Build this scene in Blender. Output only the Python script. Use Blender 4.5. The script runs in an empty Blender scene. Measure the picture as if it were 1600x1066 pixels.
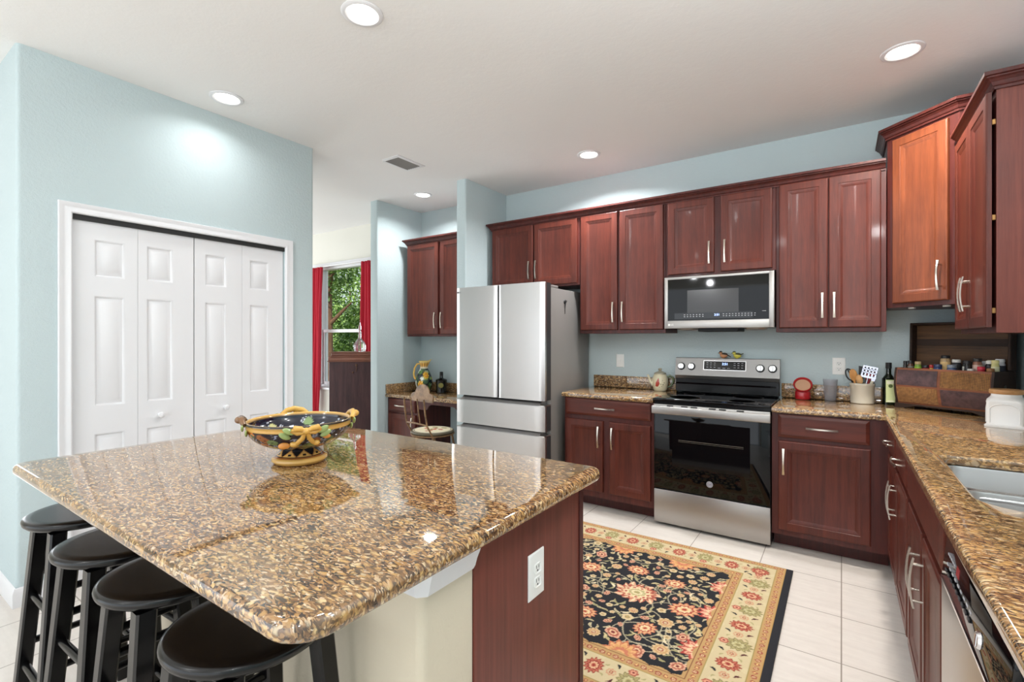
import bpy, bmesh, math, random
import numpy as np
from mathutils import Vector, Matrix

S = bpy.context.scene
COL = S.collection
R = math.radians
PI = math.pi
rng = random.Random(7)

# ------------------------------------------------------------------ camera, world, light, exposure
cam_d = bpy.data.cameras.new('camera')
cam = bpy.data.objects.new('camera', cam_d)
COL.objects.link(cam)
cam.location = (1.1362, -4.1343, 1.3511)
cam.rotation_euler = (PI / 2, 0, 0.5989)
cam_d.sensor_width = 36.0
cam_d.lens = 36.0 * 754.7 / 1600.0
cam_d.shift_y = -(533.0 - 529.58) / 1600.0
cam_d.clip_start = 0.02
cam_d.clip_end = 200
S.camera = cam

S.view_settings.view_transform = 'Standard'
S.view_settings.look = 'None'
S.view_settings.gamma = 1.0
S.view_settings.use_curve_mapping = False
S.view_settings.exposure = 0.46

world = bpy.data.worlds.new('sky')
S.world = world
world.use_nodes = True
wn = world.node_tree.nodes
wl = world.node_tree.links
bg = wn['Background']
bg.inputs['Color'].default_value = (0.80, 0.90, 1.0, 1)
bg.inputs['Strength'].default_value = 0.9


def lamp(name, kind, loc, rot, power, color=(1, 1, 1), size=0.2, size_y=None, spread=None):
    d = bpy.data.lights.new(name, kind)
    d.energy = power
    d.color = color
    if kind == 'AREA':
        d.size = size
        if size_y:
            d.shape = 'RECTANGLE'
            d.size_y = size_y
        else:
            d.shape = 'DISK'
        if spread:
            d.spread = spread
    o = bpy.data.objects.new(name, d)
    COL.objects.link(o)
    o.location = loc
    o.rotation_euler = rot
    return o


sun = lamp('sun', 'SUN', (0, 6, 8), (R(38), R(28), 0), 4.5, (1.0, 0.96, 0.88))
sun.data.angle = R(1.0)
# added soft fill at the rear opening, standing in for unseen daylight
lamp('fill_rear', 'AREA', (-1.6, -7.0, 1.25), (R(90), 0, 0), 46, (0.94, 0.975, 1.0), 6.8, 2.3)
# added area fill in the far side opening, brightens the breakfast room
lamp('fill_side', 'AREA', (-6.5, -2.2, 1.3), (R(90), 0, R(-90)), 60, (0.95, 0.98, 1.0), 3.0, 2.1)
# added point fills without fixtures behind the camera, lifting ceiling and walls
for gx in (-0.9, 1.2):
    for gy in (-5.0, -6.2):
        lamp('great_room_fill', 'POINT', (gx, gy, 2.40), (0, 0, 0), 11, (0.96, 0.98, 1.0)).data.shadow_soft_size = 0.05

# unseen fill points added above the camera, no fixtures built for them
for gx, gy, gw in ((0.55, -3.0, 6), (1.45, -2.9, 26)):
    lamp('kitchen_fill', 'POINT', (gx, gy, 2.48), (0, 0, 0), gw, (0.97, 0.985, 1.0)).data.shadow_soft_size = 0.05
H = 2.846
CANS = [(-0.682, -2.69), (-2.015, -2.658), (-0.557, -0.549), (-2.452, -0.515), (1.397, -0.918)]
CAN_W = [6, 2.2, 22, 11, 22]
CAN_C = [(0.97, 0.985, 1.0)] * 4 + [(1.0, 0.95, 0.88)]

# ------------------------------------------------------------------ helpers
WM = {}


def lin(c):
    return tuple(((v / 255.0) / 12.92 if v / 255.0 <= 0.04045 else ((v / 255.0 + 0.055) / 1.055) ** 2.4) for v in c)


class MB:
    """collects geometry for one mesh"""

    def __init__(self):
        self.bm = bmesh.new()
        self.mi = 0

    def _f(self, vs):
        try:
            f = self.bm.faces.new(vs)
            f.material_index = self.mi
            return f
        except ValueError:
            return None

    def box(self, x0, x1, y0, y1, z0, z1, bev=0, seg=2):
        if x1 < x0: x0, x1 = x1, x0
        if y1 < y0: y0, y1 = y1, y0
        if z1 < z0: z0, z1 = z1, z0
        v = [self.bm.verts.new(p) for p in ((x0, y0, z0), (x1, y0, z0), (x1, y1, z0), (x0, y1, z0), (x0, y0, z1), (x1, y0, z1), (x1, y1, z1), (x0, y1, z1))]
        fs = [self._f([v[i] for i in q]) for q in ((3, 2, 1, 0), (4, 5, 6, 7), (0, 1, 5, 4), (1, 2, 6, 5), (2, 3, 7, 6), (3, 0, 4, 7))]
        if bev:
            es = list({e for f in fs for e in f.edges})
            bmesh.ops.bevel(self.bm, geom=es, offset=bev, segments=seg, profile=0.5, affect='EDGES')
        return self

    def fbox(self, F, a0, a1, b0, b1, c0, c1, bev=0, seg=2):
        """box in a frame F=(o,u,v,n)"""
        o, u, v, n = F
        if a1 < a0: a0, a1 = a1, a0
        if b1 < b0: b0, b1 = b1, b0
        if c1 < c0: c0, c1 = c1, c0
        vs = [self.bm.verts.new(o + u * a + v * b + n * c) for a, b, c in ((a0, b0, c0), (a1, b0, c0), (a1, b1, c0), (a0, b1, c0), (a0, b0, c1), (a1, b0, c1), (a1, b1, c1), (a0, b1, c1))]
        fs = [self._f([vs[i] for i in q]) for q in ((3, 2, 1, 0), (4, 5, 6, 7), (0, 1, 5, 4), (1, 2, 6, 5), (2, 3, 7, 6), (3, 0, 4, 7))]
        if bev:
            es = list({e for f in fs for e in f.edges})
            bmesh.ops.bevel(self.bm, geom=es, offset=bev, segments=seg, profile=0.5, affect='EDGES')
        return self

    def rings(self, F, w, h, rings, thick, back=True):
        """slab whose front steps through rings [(inset, depth)]; F origin = lower-left corner on the front plane"""
        o, u, v, n = F
        loops = []
        allr = [(0, -thick)] + list(rings)
        for ins, dep in allr:
            i = ins
            loops.append([self.bm.verts.new(o + u * a + v * b + n * dep) for a, b in ((i, i), (w - i, i), (w - i, h - i), (i, h - i))])
        for A, B in zip(loops[:-1], loops[1:]):
            for k in range(4):
                self._f([A[k], A[(k + 1) % 4], B[(k + 1) % 4], B[k]])
        self._f(loops[-1])
        if back:
            self._f(list(reversed(loops[0])))
        return self

    def cyl(self, p0, p1, r0, r1=None, n=24, caps=True):
        r1 = r0 if r1 is None else r1
        p0, p1 = Vector(p0), Vector(p1)
        d = (p1 - p0).normalized()
        a = d.orthogonal().normalized()
        b = d.cross(a)
        A = [self.bm.verts.new(p0 + (a * math.cos(2 * PI * i / n) + b * math.sin(2 * PI * i / n)) * r0) for i in range(n)]
        B = [self.bm.verts.new(p1 + (a * math.cos(2 * PI * i / n) + b * math.sin(2 * PI * i / n)) * r1) for i in range(n)]
        for i in range(n):
            self._f([A[i], A[(i + 1) % n], B[(i + 1) % n], B[i]])
        if caps:
            self._f(list(reversed(A)))
            self._f(B)
        return self

    def lathe(self, prof, loc=(0, 0, 0), n=32, sx=1, sy=1, rot=None):
        """prof [(r,z)] bottom to top; closed by caps where r is not 0"""
        loc = Vector(loc)
        M = rot or Matrix.Identity(3)
        rows = []
        for r, z in prof:
            if r <= 1e-6:
                rows.append([self.bm.verts.new(loc + M @ Vector((0, 0, z)))])
            else:
                rows.append([self.bm.verts.new(loc + M @ Vector((r * sx * math.cos(2 * PI * i / n), r * sy * math.sin(2 * PI * i / n), z))) for i in range(n)])
        for A, B in zip(rows[:-1], rows[1:]):
            for i in range(n):
                j = (i + 1) % n
                if len(A) == 1 and len(B) == 1:
                    continue
                if len(A) == 1:
                    self._f([A[0], B[j], B[i]])
                elif len(B) == 1:
                    self._f([A[i], A[j], B[0]])
                else:
                    self._f([A[i], A[j], B[j], B[i]])
        if len(rows[0]) > 1:
            self._f(list(reversed(rows[0])))
        if len(rows[-1]) > 1:
            self._f(rows[-1])
        return self

    def tube(self, pts, rad, n=10, closed=False, flat=None, up=None):
        """sweep a round (or elliptical: flat=(w,h) factors) section along pts"""
        pts = [Vector(p) for p in pts]
        N = len(pts)
        rad = rad if isinstance(rad, (list, tuple)) else [rad] * N
        ref = None
        rings = []
        for i, p in enumerate(pts):
            if closed:
                t = (pts[(i + 1) % N] - pts[i - 1]).normalized()
            else:
                t = (pts[min(i + 1, N - 1)] - pts[max(i - 1, 0)]).normalized()
            if up is not None:
                a = Vector(up) - t * t.dot(Vector(up))
                a.normalize()
            else:
                if ref is None:
                    ref = t.orthogonal().normalized()
                a = (ref - t * t.dot(ref)).normalized()
                ref = a
            b = t.cross(a)
            w, h = flat[i] if isinstance(flat, list) else (flat or (1, 1))
            rings.append([self.bm.verts.new(p + a * (math.cos(2 * PI * k / n) * rad[i] * w) + b * (math.sin(2 * PI * k / n) * rad[i] * h)) for k in range(n)])
        rng_ = range(N if closed else N - 1)
        for i in rng_:
            A, B = rings[i], rings[(i + 1) % N]
            for k in range(n):
                self._f([A[k], A[(k + 1) % n], B[(k + 1) % n], B[k]])
        if not closed:
            self._f(list(reversed(rings[0])))
            self._f(rings[-1])
        return self

    def strip(self, pts, wh, up):
        """sweep a rectangular section wh[i]=(along up, across) along pts"""
        pts = [Vector(p) for p in pts]
        N = len(pts)
        rings = []
        for i, p in enumerate(pts):
            t = (pts[min(i + 1, N - 1)] - pts[max(i - 1, 0)]).normalized()
            a = Vector(up) - t * t.dot(Vector(up))
            a.normalize()
            b = t.cross(a)
            w, h = wh[i] if isinstance(wh, list) else wh
            rings.append([self.bm.verts.new(p + a * (sa * w / 2) + b * (sb * h / 2)) for sa, sb in ((-1, -1), (1, -1), (1, 1), (-1, 1))])
        for A, B in zip(rings[:-1], rings[1:]):
            for k in range(4):
                self._f([A[k], A[(k + 1) % 4], B[(k + 1) % 4], B[k]])
        self._f(list(reversed(rings[0])))
        self._f(rings[-1])
        return self

    def prism(self, poly, z0, z1, F=None):
        """extrude a 2-D polygon between two heights along n of the frame"""
        if F is None:
            F = (Vector((0, 0, 0)), Vector((1, 0, 0)), Vector((0, 1, 0)), Vector((0, 0, 1)))
        o, u, v, n = F
        A = [self.bm.verts.new(o + u * p[0] + v * p[1] + n * z0) for p in poly]
        B = [self.bm.verts.new(o + u * p[0] + v * p[1] + n * z1) for p in poly]
        N = len(poly)
        for i in range(N):
            self._f([A[i], A[(i + 1) % N], B[(i + 1) % N], B[i]])
        self._f(list(reversed(A)))
        self._f(B)
        return self

    def molding(self, path, prof, F=None, side=1, caps=True):
        """sweep profile [(out, up)] along a 2-D path with mitred corners; out is to the right of travel (side=1)"""
        if F is None:
            F = (Vector((0, 0, 0)), Vector((1, 0, 0)), Vector((0, 1, 0)), Vector((0, 0, 1)))
        o, u, v, n = F
        P = [Vector((p[0], p[1])) for p in path]
        N = len(P)
        dirs = [(P[i + 1] - P[i]).normalized() for i in range(N - 1)]
        nor = [Vector((d.y, -d.x)) * side for d in dirs]
        rows = []
        for i in range(N):
            if i == 0:
                m = nor[0]
            elif i == N - 1:
                m = nor[-1]
            else:
                m = nor[i - 1] + nor[i]
                m = m / max(1e-6, m.length_squared) * 2
                m = m * (1.0 / 1.0)
            rows.append([self.bm.verts.new(o + u * (P[i].x + m.x * a) + v * (P[i].y + m.y * a) + n * b) for a, b in prof])
        K = len(prof)
        for A, B in zip(rows[:-1], rows[1:]):
            for k in range(K):
                self._f([A[k], A[(k + 1) % K], B[(k + 1) % K], B[k]])
        if caps:
            self._f(list(reversed(rows[0])))
            self._f(rows[-1])
        return self

    def ball(self, c, r, sx=1, sy=1, sz=1, n=16, rot=None):
        prof = [(r * math.sin(PI * i / (n // 2 + 2)), -r * math.cos(PI * i / (n // 2 + 2))) for i in range(n // 2 + 3)]
        prof[0] = (0, -r)
        prof[-1] = (0, r)
        M = (rot or Matrix.Identity(3)) @ Matrix.Diagonal((sx, sy, sz))
        return self.lathe(prof, c, n, rot=M)

    def build(self, name, mats, parent=None, ang=35, keep=False, sub=0):
        """link as ONE object. top-level meshes get their origin at the base centre unless keep"""
        bm = self.bm
        bmesh.ops.recalc_face_normals(bm, faces=bm.faces[:])
        if parent is not None:
            Mi = WM[parent.name].inverted()
            bmesh.ops.transform(bm, matrix=Mi, verts=bm.verts[:])
            W = WM[parent.name]
            off = None
        elif keep:
            W = Matrix.Identity(4)
            off = None
        else:
            xs = [v.co for v in bm.verts]
            off = Vector(((min(c.x for c in xs) + max(c.x for c in xs)) / 2, (min(c.y for c in xs) + max(c.y for c in xs)) / 2, min(c.z for c in xs)))
            bmesh.ops.translate(bm, vec=-off, verts=bm.verts[:])
            W = Matrix.Translation(off)
        ca = math.cos(R(ang))
        for f in bm.faces:
            f.smooth = True
        for e in bm.edges:
            if len(e.link_faces) == 2:
                if e.link_faces[0].normal.dot(e.link_faces[1].normal) < ca:
                    e.smooth = False
        me = bpy.data.meshes.new(name)
        bm.to_mesh(me)
        bm.free()
        for m in (mats if isinstance(mats, (list, tuple)) else [mats]):
            me.materials.append(m)
        o = bpy.data.objects.new(name, me)
        COL.objects.link(o)
        if parent is not None:
            o.parent = parent
        elif off is not None:
            o.location = off
        WM[o.name] = W.copy()
        if sub:
            md = o.modifiers.new('smooth', 'SUBSURF')
            md.levels = sub
            md.render_levels = sub
        return o


def tag(o, label=None, cat=None, group=None, kind=None):
    if label: o['label'] = label
    if cat: o['category'] = cat
    if group: o['group'] = group
    if kind: o['kind'] = kind
    return o


def struct(o):
    o['kind'] = 'structure'
    return o


def thing(name, label, cat, loc=(0, 0, 0), rotz=0, group=None):
    o = bpy.data.objects.new(name, None)
    COL.objects.link(o)
    o.empty_display_size = 0.05
    o.location = loc
    o.rotation_euler = (0, 0, rotz)
    WM[o.name] = Matrix.Translation(Vector(loc)) @ Matrix.Rotation(rotz, 4, 'Z')
    tag(o, label, cat, group)
    return o


def dup(root, loc, rotz=0, label=None, group=None):
    kids = {}
    for ob in bpy.data.objects:
        if ob.parent is not None:
            kids.setdefault(ob.parent.name, []).append(ob)

    def cp(o, parent):
        c = o.copy()
        COL.objects.link(c)
        if parent is not None:
            c.parent = parent
        for k in kids.get(o.name, []):
            cp(k, c)
        return c
    r = cp(root, None)
    r.location = loc
    r.rotation_euler = (0, 0, rotz)
    WM[r.name] = Matrix.Translation(Vector(loc)) @ Matrix.Rotation(rotz, 4, 'Z')
    if label: r['label'] = label
    if group: r['group'] = group
    return r


def frame(o, u, v, n):
    return (Vector(o), Vector(u), Vector(v), Vector(n))


def FY(y):      # faces -Y : a = world x, b = world z, c = out of the face
    return frame((0, y, 0), (1, 0, 0), (0, 0, 1), (0, -1, 0))


def FX(x):      # faces -X : a runs towards -y, so a = -y ; use a=-y
    return frame((x, 0, 0), (0, -1, 0), (0, 0, 1), (-1, 0, 0))


def sub(F, a, b, c=0):
    o, u, v, n = F
    return (o + u * a + v * b + n * c, u, v, n)


def text(name, s, F, size, mat, parent, depth=0.0006, align='CENTER'):
    cu = bpy.data.curves.new(name, 'FONT')
    cu.body = s
    cu.size = size
    cu.extrude = depth / 2
    cu.align_x = align
    cu.align_y = 'CENTER'
    o = bpy.data.objects.new(name + '_source', cu)
    COL.objects.link(o)
    dg = bpy.context.evaluated_depsgraph_get()
    me = bpy.data.meshes.new_from_object(o.evaluated_get(dg))
    bpy.data.objects.remove(o)
    bpy.data.curves.remove(cu)
    oo, u, v, n = F
    M = Matrix(((u.x, v.x, n.x, oo.x), (u.y, v.y, n.y, oo.y), (u.z, v.z, n.z, oo.z), (0, 0, 0, 1)))
    me.transform(WM[parent.name].inverted() @ M)
    me.materials.clear()
    me.materials.append(mat)
    t = bpy.data.objects.new(name, me)
    COL.objects.link(t)
    t.parent = parent
    WM[t.name] = WM[parent.name].copy()
    return t


# ------------------------------------------------------------------ materials
def mat(name, color, rough=0.5, metal=0.0, coat=0.0, spec=0.5, emit=None, emit_s=1.0, trans=0.0, ior=1.5, alpha=1.0):
    m = bpy.data.materials.new(name)
    m.use_nodes = True
    b = m.node_tree.nodes['Principled BSDF']
    b.inputs['Base Color'].default_value = (*lin(color), 1)
    b.inputs['Roughness'].default_value = rough
    b.inputs['Metallic'].default_value = metal
    b.inputs['Coat Weight'].default_value = coat
    b.inputs['Coat Roughness'].default_value = 0.08
    b.inputs['Specular IOR Level'].default_value = spec
    b.inputs['Transmission Weight'].default_value = trans
    b.inputs['IOR'].default_value = ior
    b.inputs['Alpha'].default_value = alpha
    if emit:
        b.inputs['Emission Color'].default_value = (*lin(emit), 1)
        b.inputs['Emission Strength'].default_value = emit_s
    return m


class NT:
    def __init__(self, m):
        self.t = m.node_tree
        self.b = self.t.nodes['Principled BSDF']

    def n(self, typ, **kw):
        x = self.t.nodes.new(typ)
        for k, v in kw.items():
            if k.startswith('i_'):
                x.inputs[k[2:].replace('_', ' ')].default_value = v
            else:
                setattr(x, k, v)
        return x

    def l(self, a, b):
        self.t.links.new(a, b)

    def coords(self, scale=(1, 1, 1), loc=(0, 0, 0), rot=(0, 0, 0)):
        tc = self.n('ShaderNodeTexCoord')
        mp = self.n('ShaderNodeMapping')
        mp.inputs['Scale'].default_value = scale
        mp.inputs['Location'].default_value = loc
        mp.inputs['Rotation'].default_value = rot
        self.l(tc.outputs['Object'], mp.inputs['Vector'])
        return mp.outputs['Vector']

    def noise(self, vec, scale, detail=3, rough=0.5, out='Fac'):
        x = self.n('ShaderNodeTexNoise')
        x.inputs['Scale'].default_value = scale
        x.inputs['Detail'].default_value = detail
        x.inputs['Roughness'].default_value = rough
        self.l(vec, x.inputs['Vector'])
        return x.outputs[out]

    def ramp(self, fac, stops, mode='LINEAR'):
        x = self.n('ShaderNodeValToRGB')
        x.color_ramp.interpolation = mode
        els = x.color_ramp.elements
        while len(els) < len(stops):
            els.new(0.5)
        for e, (p, c) in zip(els, stops):
            e.position = p
            e.color = (*lin(c), 1) if len(c) == 3 else c
        self.l(fac, x.inputs['Fac'])
        return x.outputs['Color']

    def mix(self, fac, a, b, blend='MIX'):
        x = self.n('ShaderNodeMix', data_type='RGBA', blend_type=blend)
        for v, s in ((fac, 0), (a, 6), (b, 7)):
            if hasattr(v, 'is_linked') or hasattr(v, 'links'):
                self.l(v, x.inputs[s])
            elif s == 0:
                x.inputs[0].default_value = v
            else:
                x.inputs[s].default_value = (*lin(v), 1)
        return x.outputs[2]

    def math(self, op, a, b=0.0):
        x = self.n('ShaderNodeMath', operation=op)
        for i, v in enumerate((a, b)):
            if hasattr(v, 'links'):
                self.l(v, x.inputs[i])
            else:
                x.inputs[i].default_value = v
        return x.outputs[0]

    def bump(self, h, strength=0.2, dist=0.002):
        x = self.n('ShaderNodeBump')
        x.inputs['Strength'].default_value = strength
        x.inputs['Distance'].default_value = dist
        self.l(h, x.inputs['Height'])
        self.l(x.outputs['Normal'], self.b.inputs['Normal'])

    def color(self, c):
        self.l(c, self.b.inputs['Base Color'])

    def rough(self, c):
        self.l(c, self.b.inputs['Roughness'])


def plaster(name, c, tex=62, strength=0.6):
    m = mat(name, c, 0.75, spec=0.3)
    k = NT(m)
    v = k.coords()
    a = k.noise(v, tex, 4, 0.55)
    b = k.noise(v, tex * 3.1, 2, 0.5)
    h = k.math('ADD', k.math('MULTIPLY', k.math('GREATER_THAN', a, 0.5), 0.0), k.math('ADD', a, k.math('MULTIPLY', b, 0.35)))
    k.bump(h, strength, 0.005)
    tint = k.noise(v, 1.3, 2)
    k.color(k.mix(tint, tuple(int(x * 0.985) for x in c), tuple(min(255, int(x * 1.015)) for x in c)))
    return m


M = {}
M['wall'] = plaster('sage_wall_paint', (190, 204, 206))
M['cream_wall'] = plaster('cream_wall_paint', (226, 224, 214), strength=0.2)
M['island_wall'] = plaster('beige_wall_paint', (214, 202, 180), strength=0.3)
M['ceiling'] = plaster('ceiling_paint', (234, 233, 231), 30, 0.22)
M['white'] = mat('white_gloss_paint', (226, 226, 228), 0.35)
M['plate'] = mat('white_plastic', (236, 236, 232), 0.35)
M['slot'] = mat('dark_slot', (30, 30, 30), 0.6)
M['black_wood'] = mat('black_painted_wood', (9, 8, 9), 0.24, coat=0.1, spec=0.35)
M['nickel'] = mat('brushed_nickel', (205, 196, 184), 0.26, 1.0)
M['chrome'] = mat('chrome', (225, 225, 228), 0.12, 1.0)
M['black_glass'] = mat('black_glass', (6, 6, 8), 0.04, spec=0.28)
M['black'] = mat('black_enamel', (9, 9, 10), 0.25, spec=0.3)
M['matte_black'] = mat('matte_black', (18, 18, 19), 0.6)
M['dark_grey'] = mat('dark_grey_plastic', (52, 52, 54), 0.45)
M['fridge_side'] = mat('grey_painted_steel', (134, 131, 128), 0.4, 0.15)
M['brass'] = mat('brass_hinge', (150, 112, 70), 0.4, 1.0)
M['blue_lit'] = mat('display_digits', (200, 215, 255), 0.4, emit=(150, 180, 255), emit_s=2.5)
M['white_mark'] = mat('printed_marks', (190, 190, 195), 0.5)
M['grey_mark'] = mat('grey_printed_marks', (95, 97, 102), 0.5)
M['lens'] = mat('lamp_lens', (255, 255, 255), 0.4, emit=(255, 250, 240), emit_s=6.0)
M['brown_int'] = mat('unfinished_interior', (60, 30, 24), 0.6)


def steel(name, c, rough, axis=(2.5, 2.5, 260), var=0.05):
    m = mat(name, c, rough, 1.0)
    k = NT(m)
    v = k.coords(axis)
    n = k.noise(v, 6, 3, 0.6)
    k.rough(k.math('ADD', k.math('MULTIPLY', n, var * 2), rough - var))
    k.bump(n, 0.035, 0.0006)
    return m


M['steel'] = steel('brushed_steel', (205, 205, 206), 0.30)
M['range_steel'] = steel('range_steel', (172, 168, 164), 0.38)
M['backguard_steel'] = steel('backguard_steel', (128, 126, 124), 0.36)
M['steel_v'] = steel('brushed_steel_vertical', (206, 203, 200), 0.34, (260, 260, 2.5))
M['sink_steel'] = steel('satin_sink_steel', (190, 190, 190), 0.34, (120, 4, 120))


def wood(name, dark, light, axis='z', rough=0.42, coat=0.06, gscale=22, strength=0.06):
    m = mat(name, light, rough, coat=coat, spec=0.34)
    k = NT(m)
    sc = {'z': (gscale, gscale, 1.2), 'x': (1.2, gscale, gscale), 'y': (gscale, 1.2, gscale)}[axis]
    v = k.coords(sc)
    n = k.noise(v, 1.6, 6, 0.62)
    n2 = k.noise(k.coords(tuple(s * 5 for s in sc)), 2.2, 3, 0.6)
    big = k.noise(k.coords((3, 3, 3)), 1.4, 2)
    f = k.math('ADD', k.math('MULTIPLY', n, 0.6), k.math('ADD', k.math('MULTIPLY', n2, 0.25), k.math('MULTIPLY', big, 0.25)))
    k.color(k.ramp(f, [(0.36, dark), (0.70, light)]))
    k.bump(n2, strength, 0.001)
    return m


M['cherry'] = wood('cherry_stained_wood', (62, 25, 19), (100, 45, 33))
M['cherry_h'] = wood('cherry_stained_wood_horizontal', (62, 25, 19), (100, 45, 33), 'x')
M['cherry_lit'] = wood('lamp_lit_cherry_wood', (84, 40, 25), (134, 72, 43))  # same cherry, warm lamplight on the corner door put into its colour
M['cherry_dark'] = wood('cherry_face_frame', (52, 21, 19), (88, 38, 32))
M['island_panel'] = wood('island_veneer', (84, 40, 32), (122, 62, 50), gscale=40)
M['sideboard'] = wood('old_dark_wood', (40, 22, 24), (86, 54, 54), gscale=16, rough=0.4)
M['sideboard_top'] = wood('brown_moulded_wood', (96, 54, 42), (150, 98, 78), 'x', rough=0.35)
M['chest_wood'] = wood('chest_frame_wood', (84, 46, 32), (150, 92, 62), 'x', rough=0.55, coat=0)
M['chest_dark'] = wood('chest_dark_wood', (26, 17, 13), (58, 38, 27), 'x', rough=0.6, coat=0)
M['chest_lid_in'] = wood('chest_lid_boards', (46, 30, 18), (104, 72, 44), 'x', rough=0.55, coat=0.05)
M['lid_wood'] = wood('oiled_lid_wood', (160, 112, 66), (204, 156, 104), 'x', rough=0.45)
M['spoon_wood'] = wood('beech_wood', (196, 146, 92), (226, 182, 128), rough=0.55, coat=0)
M['spoon_dark'] = wood('olive_wood', (176, 118, 60), (222, 166, 98), rough=0.5, coat=0)
M['trunk'] = wood('tree_bark', (60, 42, 32), (120, 88, 66), rough=0.9, coat=0, gscale=8, strength=0.5)


def granite(name):
    m = mat(name, (150, 110, 70), 0.04, ior=1.6, coat=0.5)
    m.node_tree.nodes['Principled BSDF'].inputs['Coat IOR'].default_value = 1.7
    m.node_tree.nodes['Principled BSDF'].inputs['Coat Roughness'].default_value = 0.025
    k = NT(m)
    tc = k.n('ShaderNodeTexCoord')
    rot = k.n('ShaderNodeMapping')
    rot.inputs['Rotation'].default_value = (0, 0, R(27))
    rot.inputs['Scale'].default_value = (0.85, 1.8, 1.2)
    k.l(tc.outputs['Object'], rot.inputs['Vector'])
    v0 = rot.outputs['Vector']
    w = k.n('ShaderNodeTexNoise')
    w.inputs['Scale'].default_value = 26
    w.inputs['Detail'].default_value = 2
    k.l(v0, w.inputs['Vector'])
    add = k.n('ShaderNodeMix', data_type='RGBA', blend_type='LINEAR_LIGHT')
    add.inputs[0].default_value = 0.022
    k.l(v0, add.inputs[6])
    k.l(w.outputs['Color'], add.inputs[7])
    v = add.outputs[2]
    vo = k.n('ShaderNodeTexVoronoi')
    vo.inputs['Scale'].default_value = 64
    k.l(v, vo.inputs['Vector'])
    sep = k.n('ShaderNodeSeparateColor')
    k.l(vo.outputs['Color'], sep.inputs[0])
    cell = k.ramp(sep.outputs[0], [(0.0, (64, 48, 38)), (0.14, (116, 82, 54)), (0.34, (156, 114, 68)), (0.55, (190, 148, 88)), (0.78, (206, 168, 108)), (0.94, (216, 192, 148)), (1.0, (146, 130, 114))])
    vs = k.n('ShaderNodeTexVoronoi')
    vs.inputs['Scale'].default_value = 150
    k.l(v, vs.inputs['Vector'])
    sep2 = k.n('ShaderNodeSeparateColor')
    k.l(vs.outputs['Color'], sep2.inputs[0])
    fine = k.ramp(sep2.outputs[0], [(0.0, (40, 33, 30)), (0.30, (78, 57, 43)), (0.6, (134, 98, 64)), (0.85, (178, 138, 92)), (1.0, (212, 190, 160))])
    edge = k.ramp(vo.outputs['Distance'], [(0.24, (0, 0, 0)), (0.55, (255, 255, 255))])
    base = k.mix(edge, cell, fine)
    fl = k.noise(v, 75, 3, 0.62)
    fleck = k.ramp(fl, [(0.58, (0, 0, 0)), (0.66, (255, 255, 255))])
    c = k.mix(k.math('MULTIPLY', fleck, 0.7), base, (34, 28, 26))
    bigs = k.noise(v0, 7, 2)
    c = k.mix(k.math('MULTIPLY', k.ramp(bigs, [(0.4, (0, 0, 0)), (0.7, (255, 255, 255))]), 0.22), c, (196, 160, 112))
    k.color(c)
    return m


M['granite'] = granite('gold_brown_granite')


def tile():
    m = mat('beige_floor_tile', (226, 216, 206), 0.28, spec=0.4)
    k = NT(m)
    v = k.coords(loc=(-1.1353, 0.8921, 0))
    br = k.n('ShaderNodeTexBrick')
    br.offset = 0.0
    br.inputs['Scale'].default_value = 1.0
    br.inputs['Brick Width'].default_value = 0.4066
    br.inputs['Row Height'].default_value = 0.4066
    br.inputs['Mortar Size'].default_value = 0.0028
    br.inputs['Mortar Smooth'].default_value = 0.1
    k.l(v, br.inputs['Vector'])
    n = k.noise(k.coords((1.2, 9, 1)), 3.5, 5, 0.6)
    n2 = k.noise(k.coords((1, 1, 1)), 26, 3)
    c = k.ramp(k.math('ADD', k.math('MULTIPLY', n, 0.75), k.math('MULTIPLY', n2, 0.25)), [(0.30, (206, 198, 190)), (0.70, (221, 214, 206))])
    k.color(k.mix(br.outputs['Fac'], c, (150, 140, 130)))
    k.bump(k.math('SUBTRACT', 1.0, br.outputs['Fac']), 0.4, 0.0015)
    return m


M['tile'] = tile()


def attr_mat(name, rough, coat=0.0, fuzz=0.0):
    m = mat(name, (128, 128, 128), rough, coat=coat)
    k = NT(m)
    a = k.n('ShaderNodeVertexColor')
    a.layer_name = 'pattern'
    if fuzz:
        n = k.noise(k.coords(), 420, 2)
        k.color(k.mix(k.math('MULTIPLY', n, fuzz), a.outputs['Color'], (30, 24, 20), 'MULTIPLY'))
        k.bump(n, 0.5, 0.002)
    else:
        k.color(a.outputs['Color'])
    return m


M['rug'] = attr_mat('woven_rug', 0.95, fuzz=0.25)
M['majolica'] = attr_mat('painted_majolica', 0.12, 0.4)
M['seat_paint'] = attr_mat('painted_cushion', 0.6)


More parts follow.
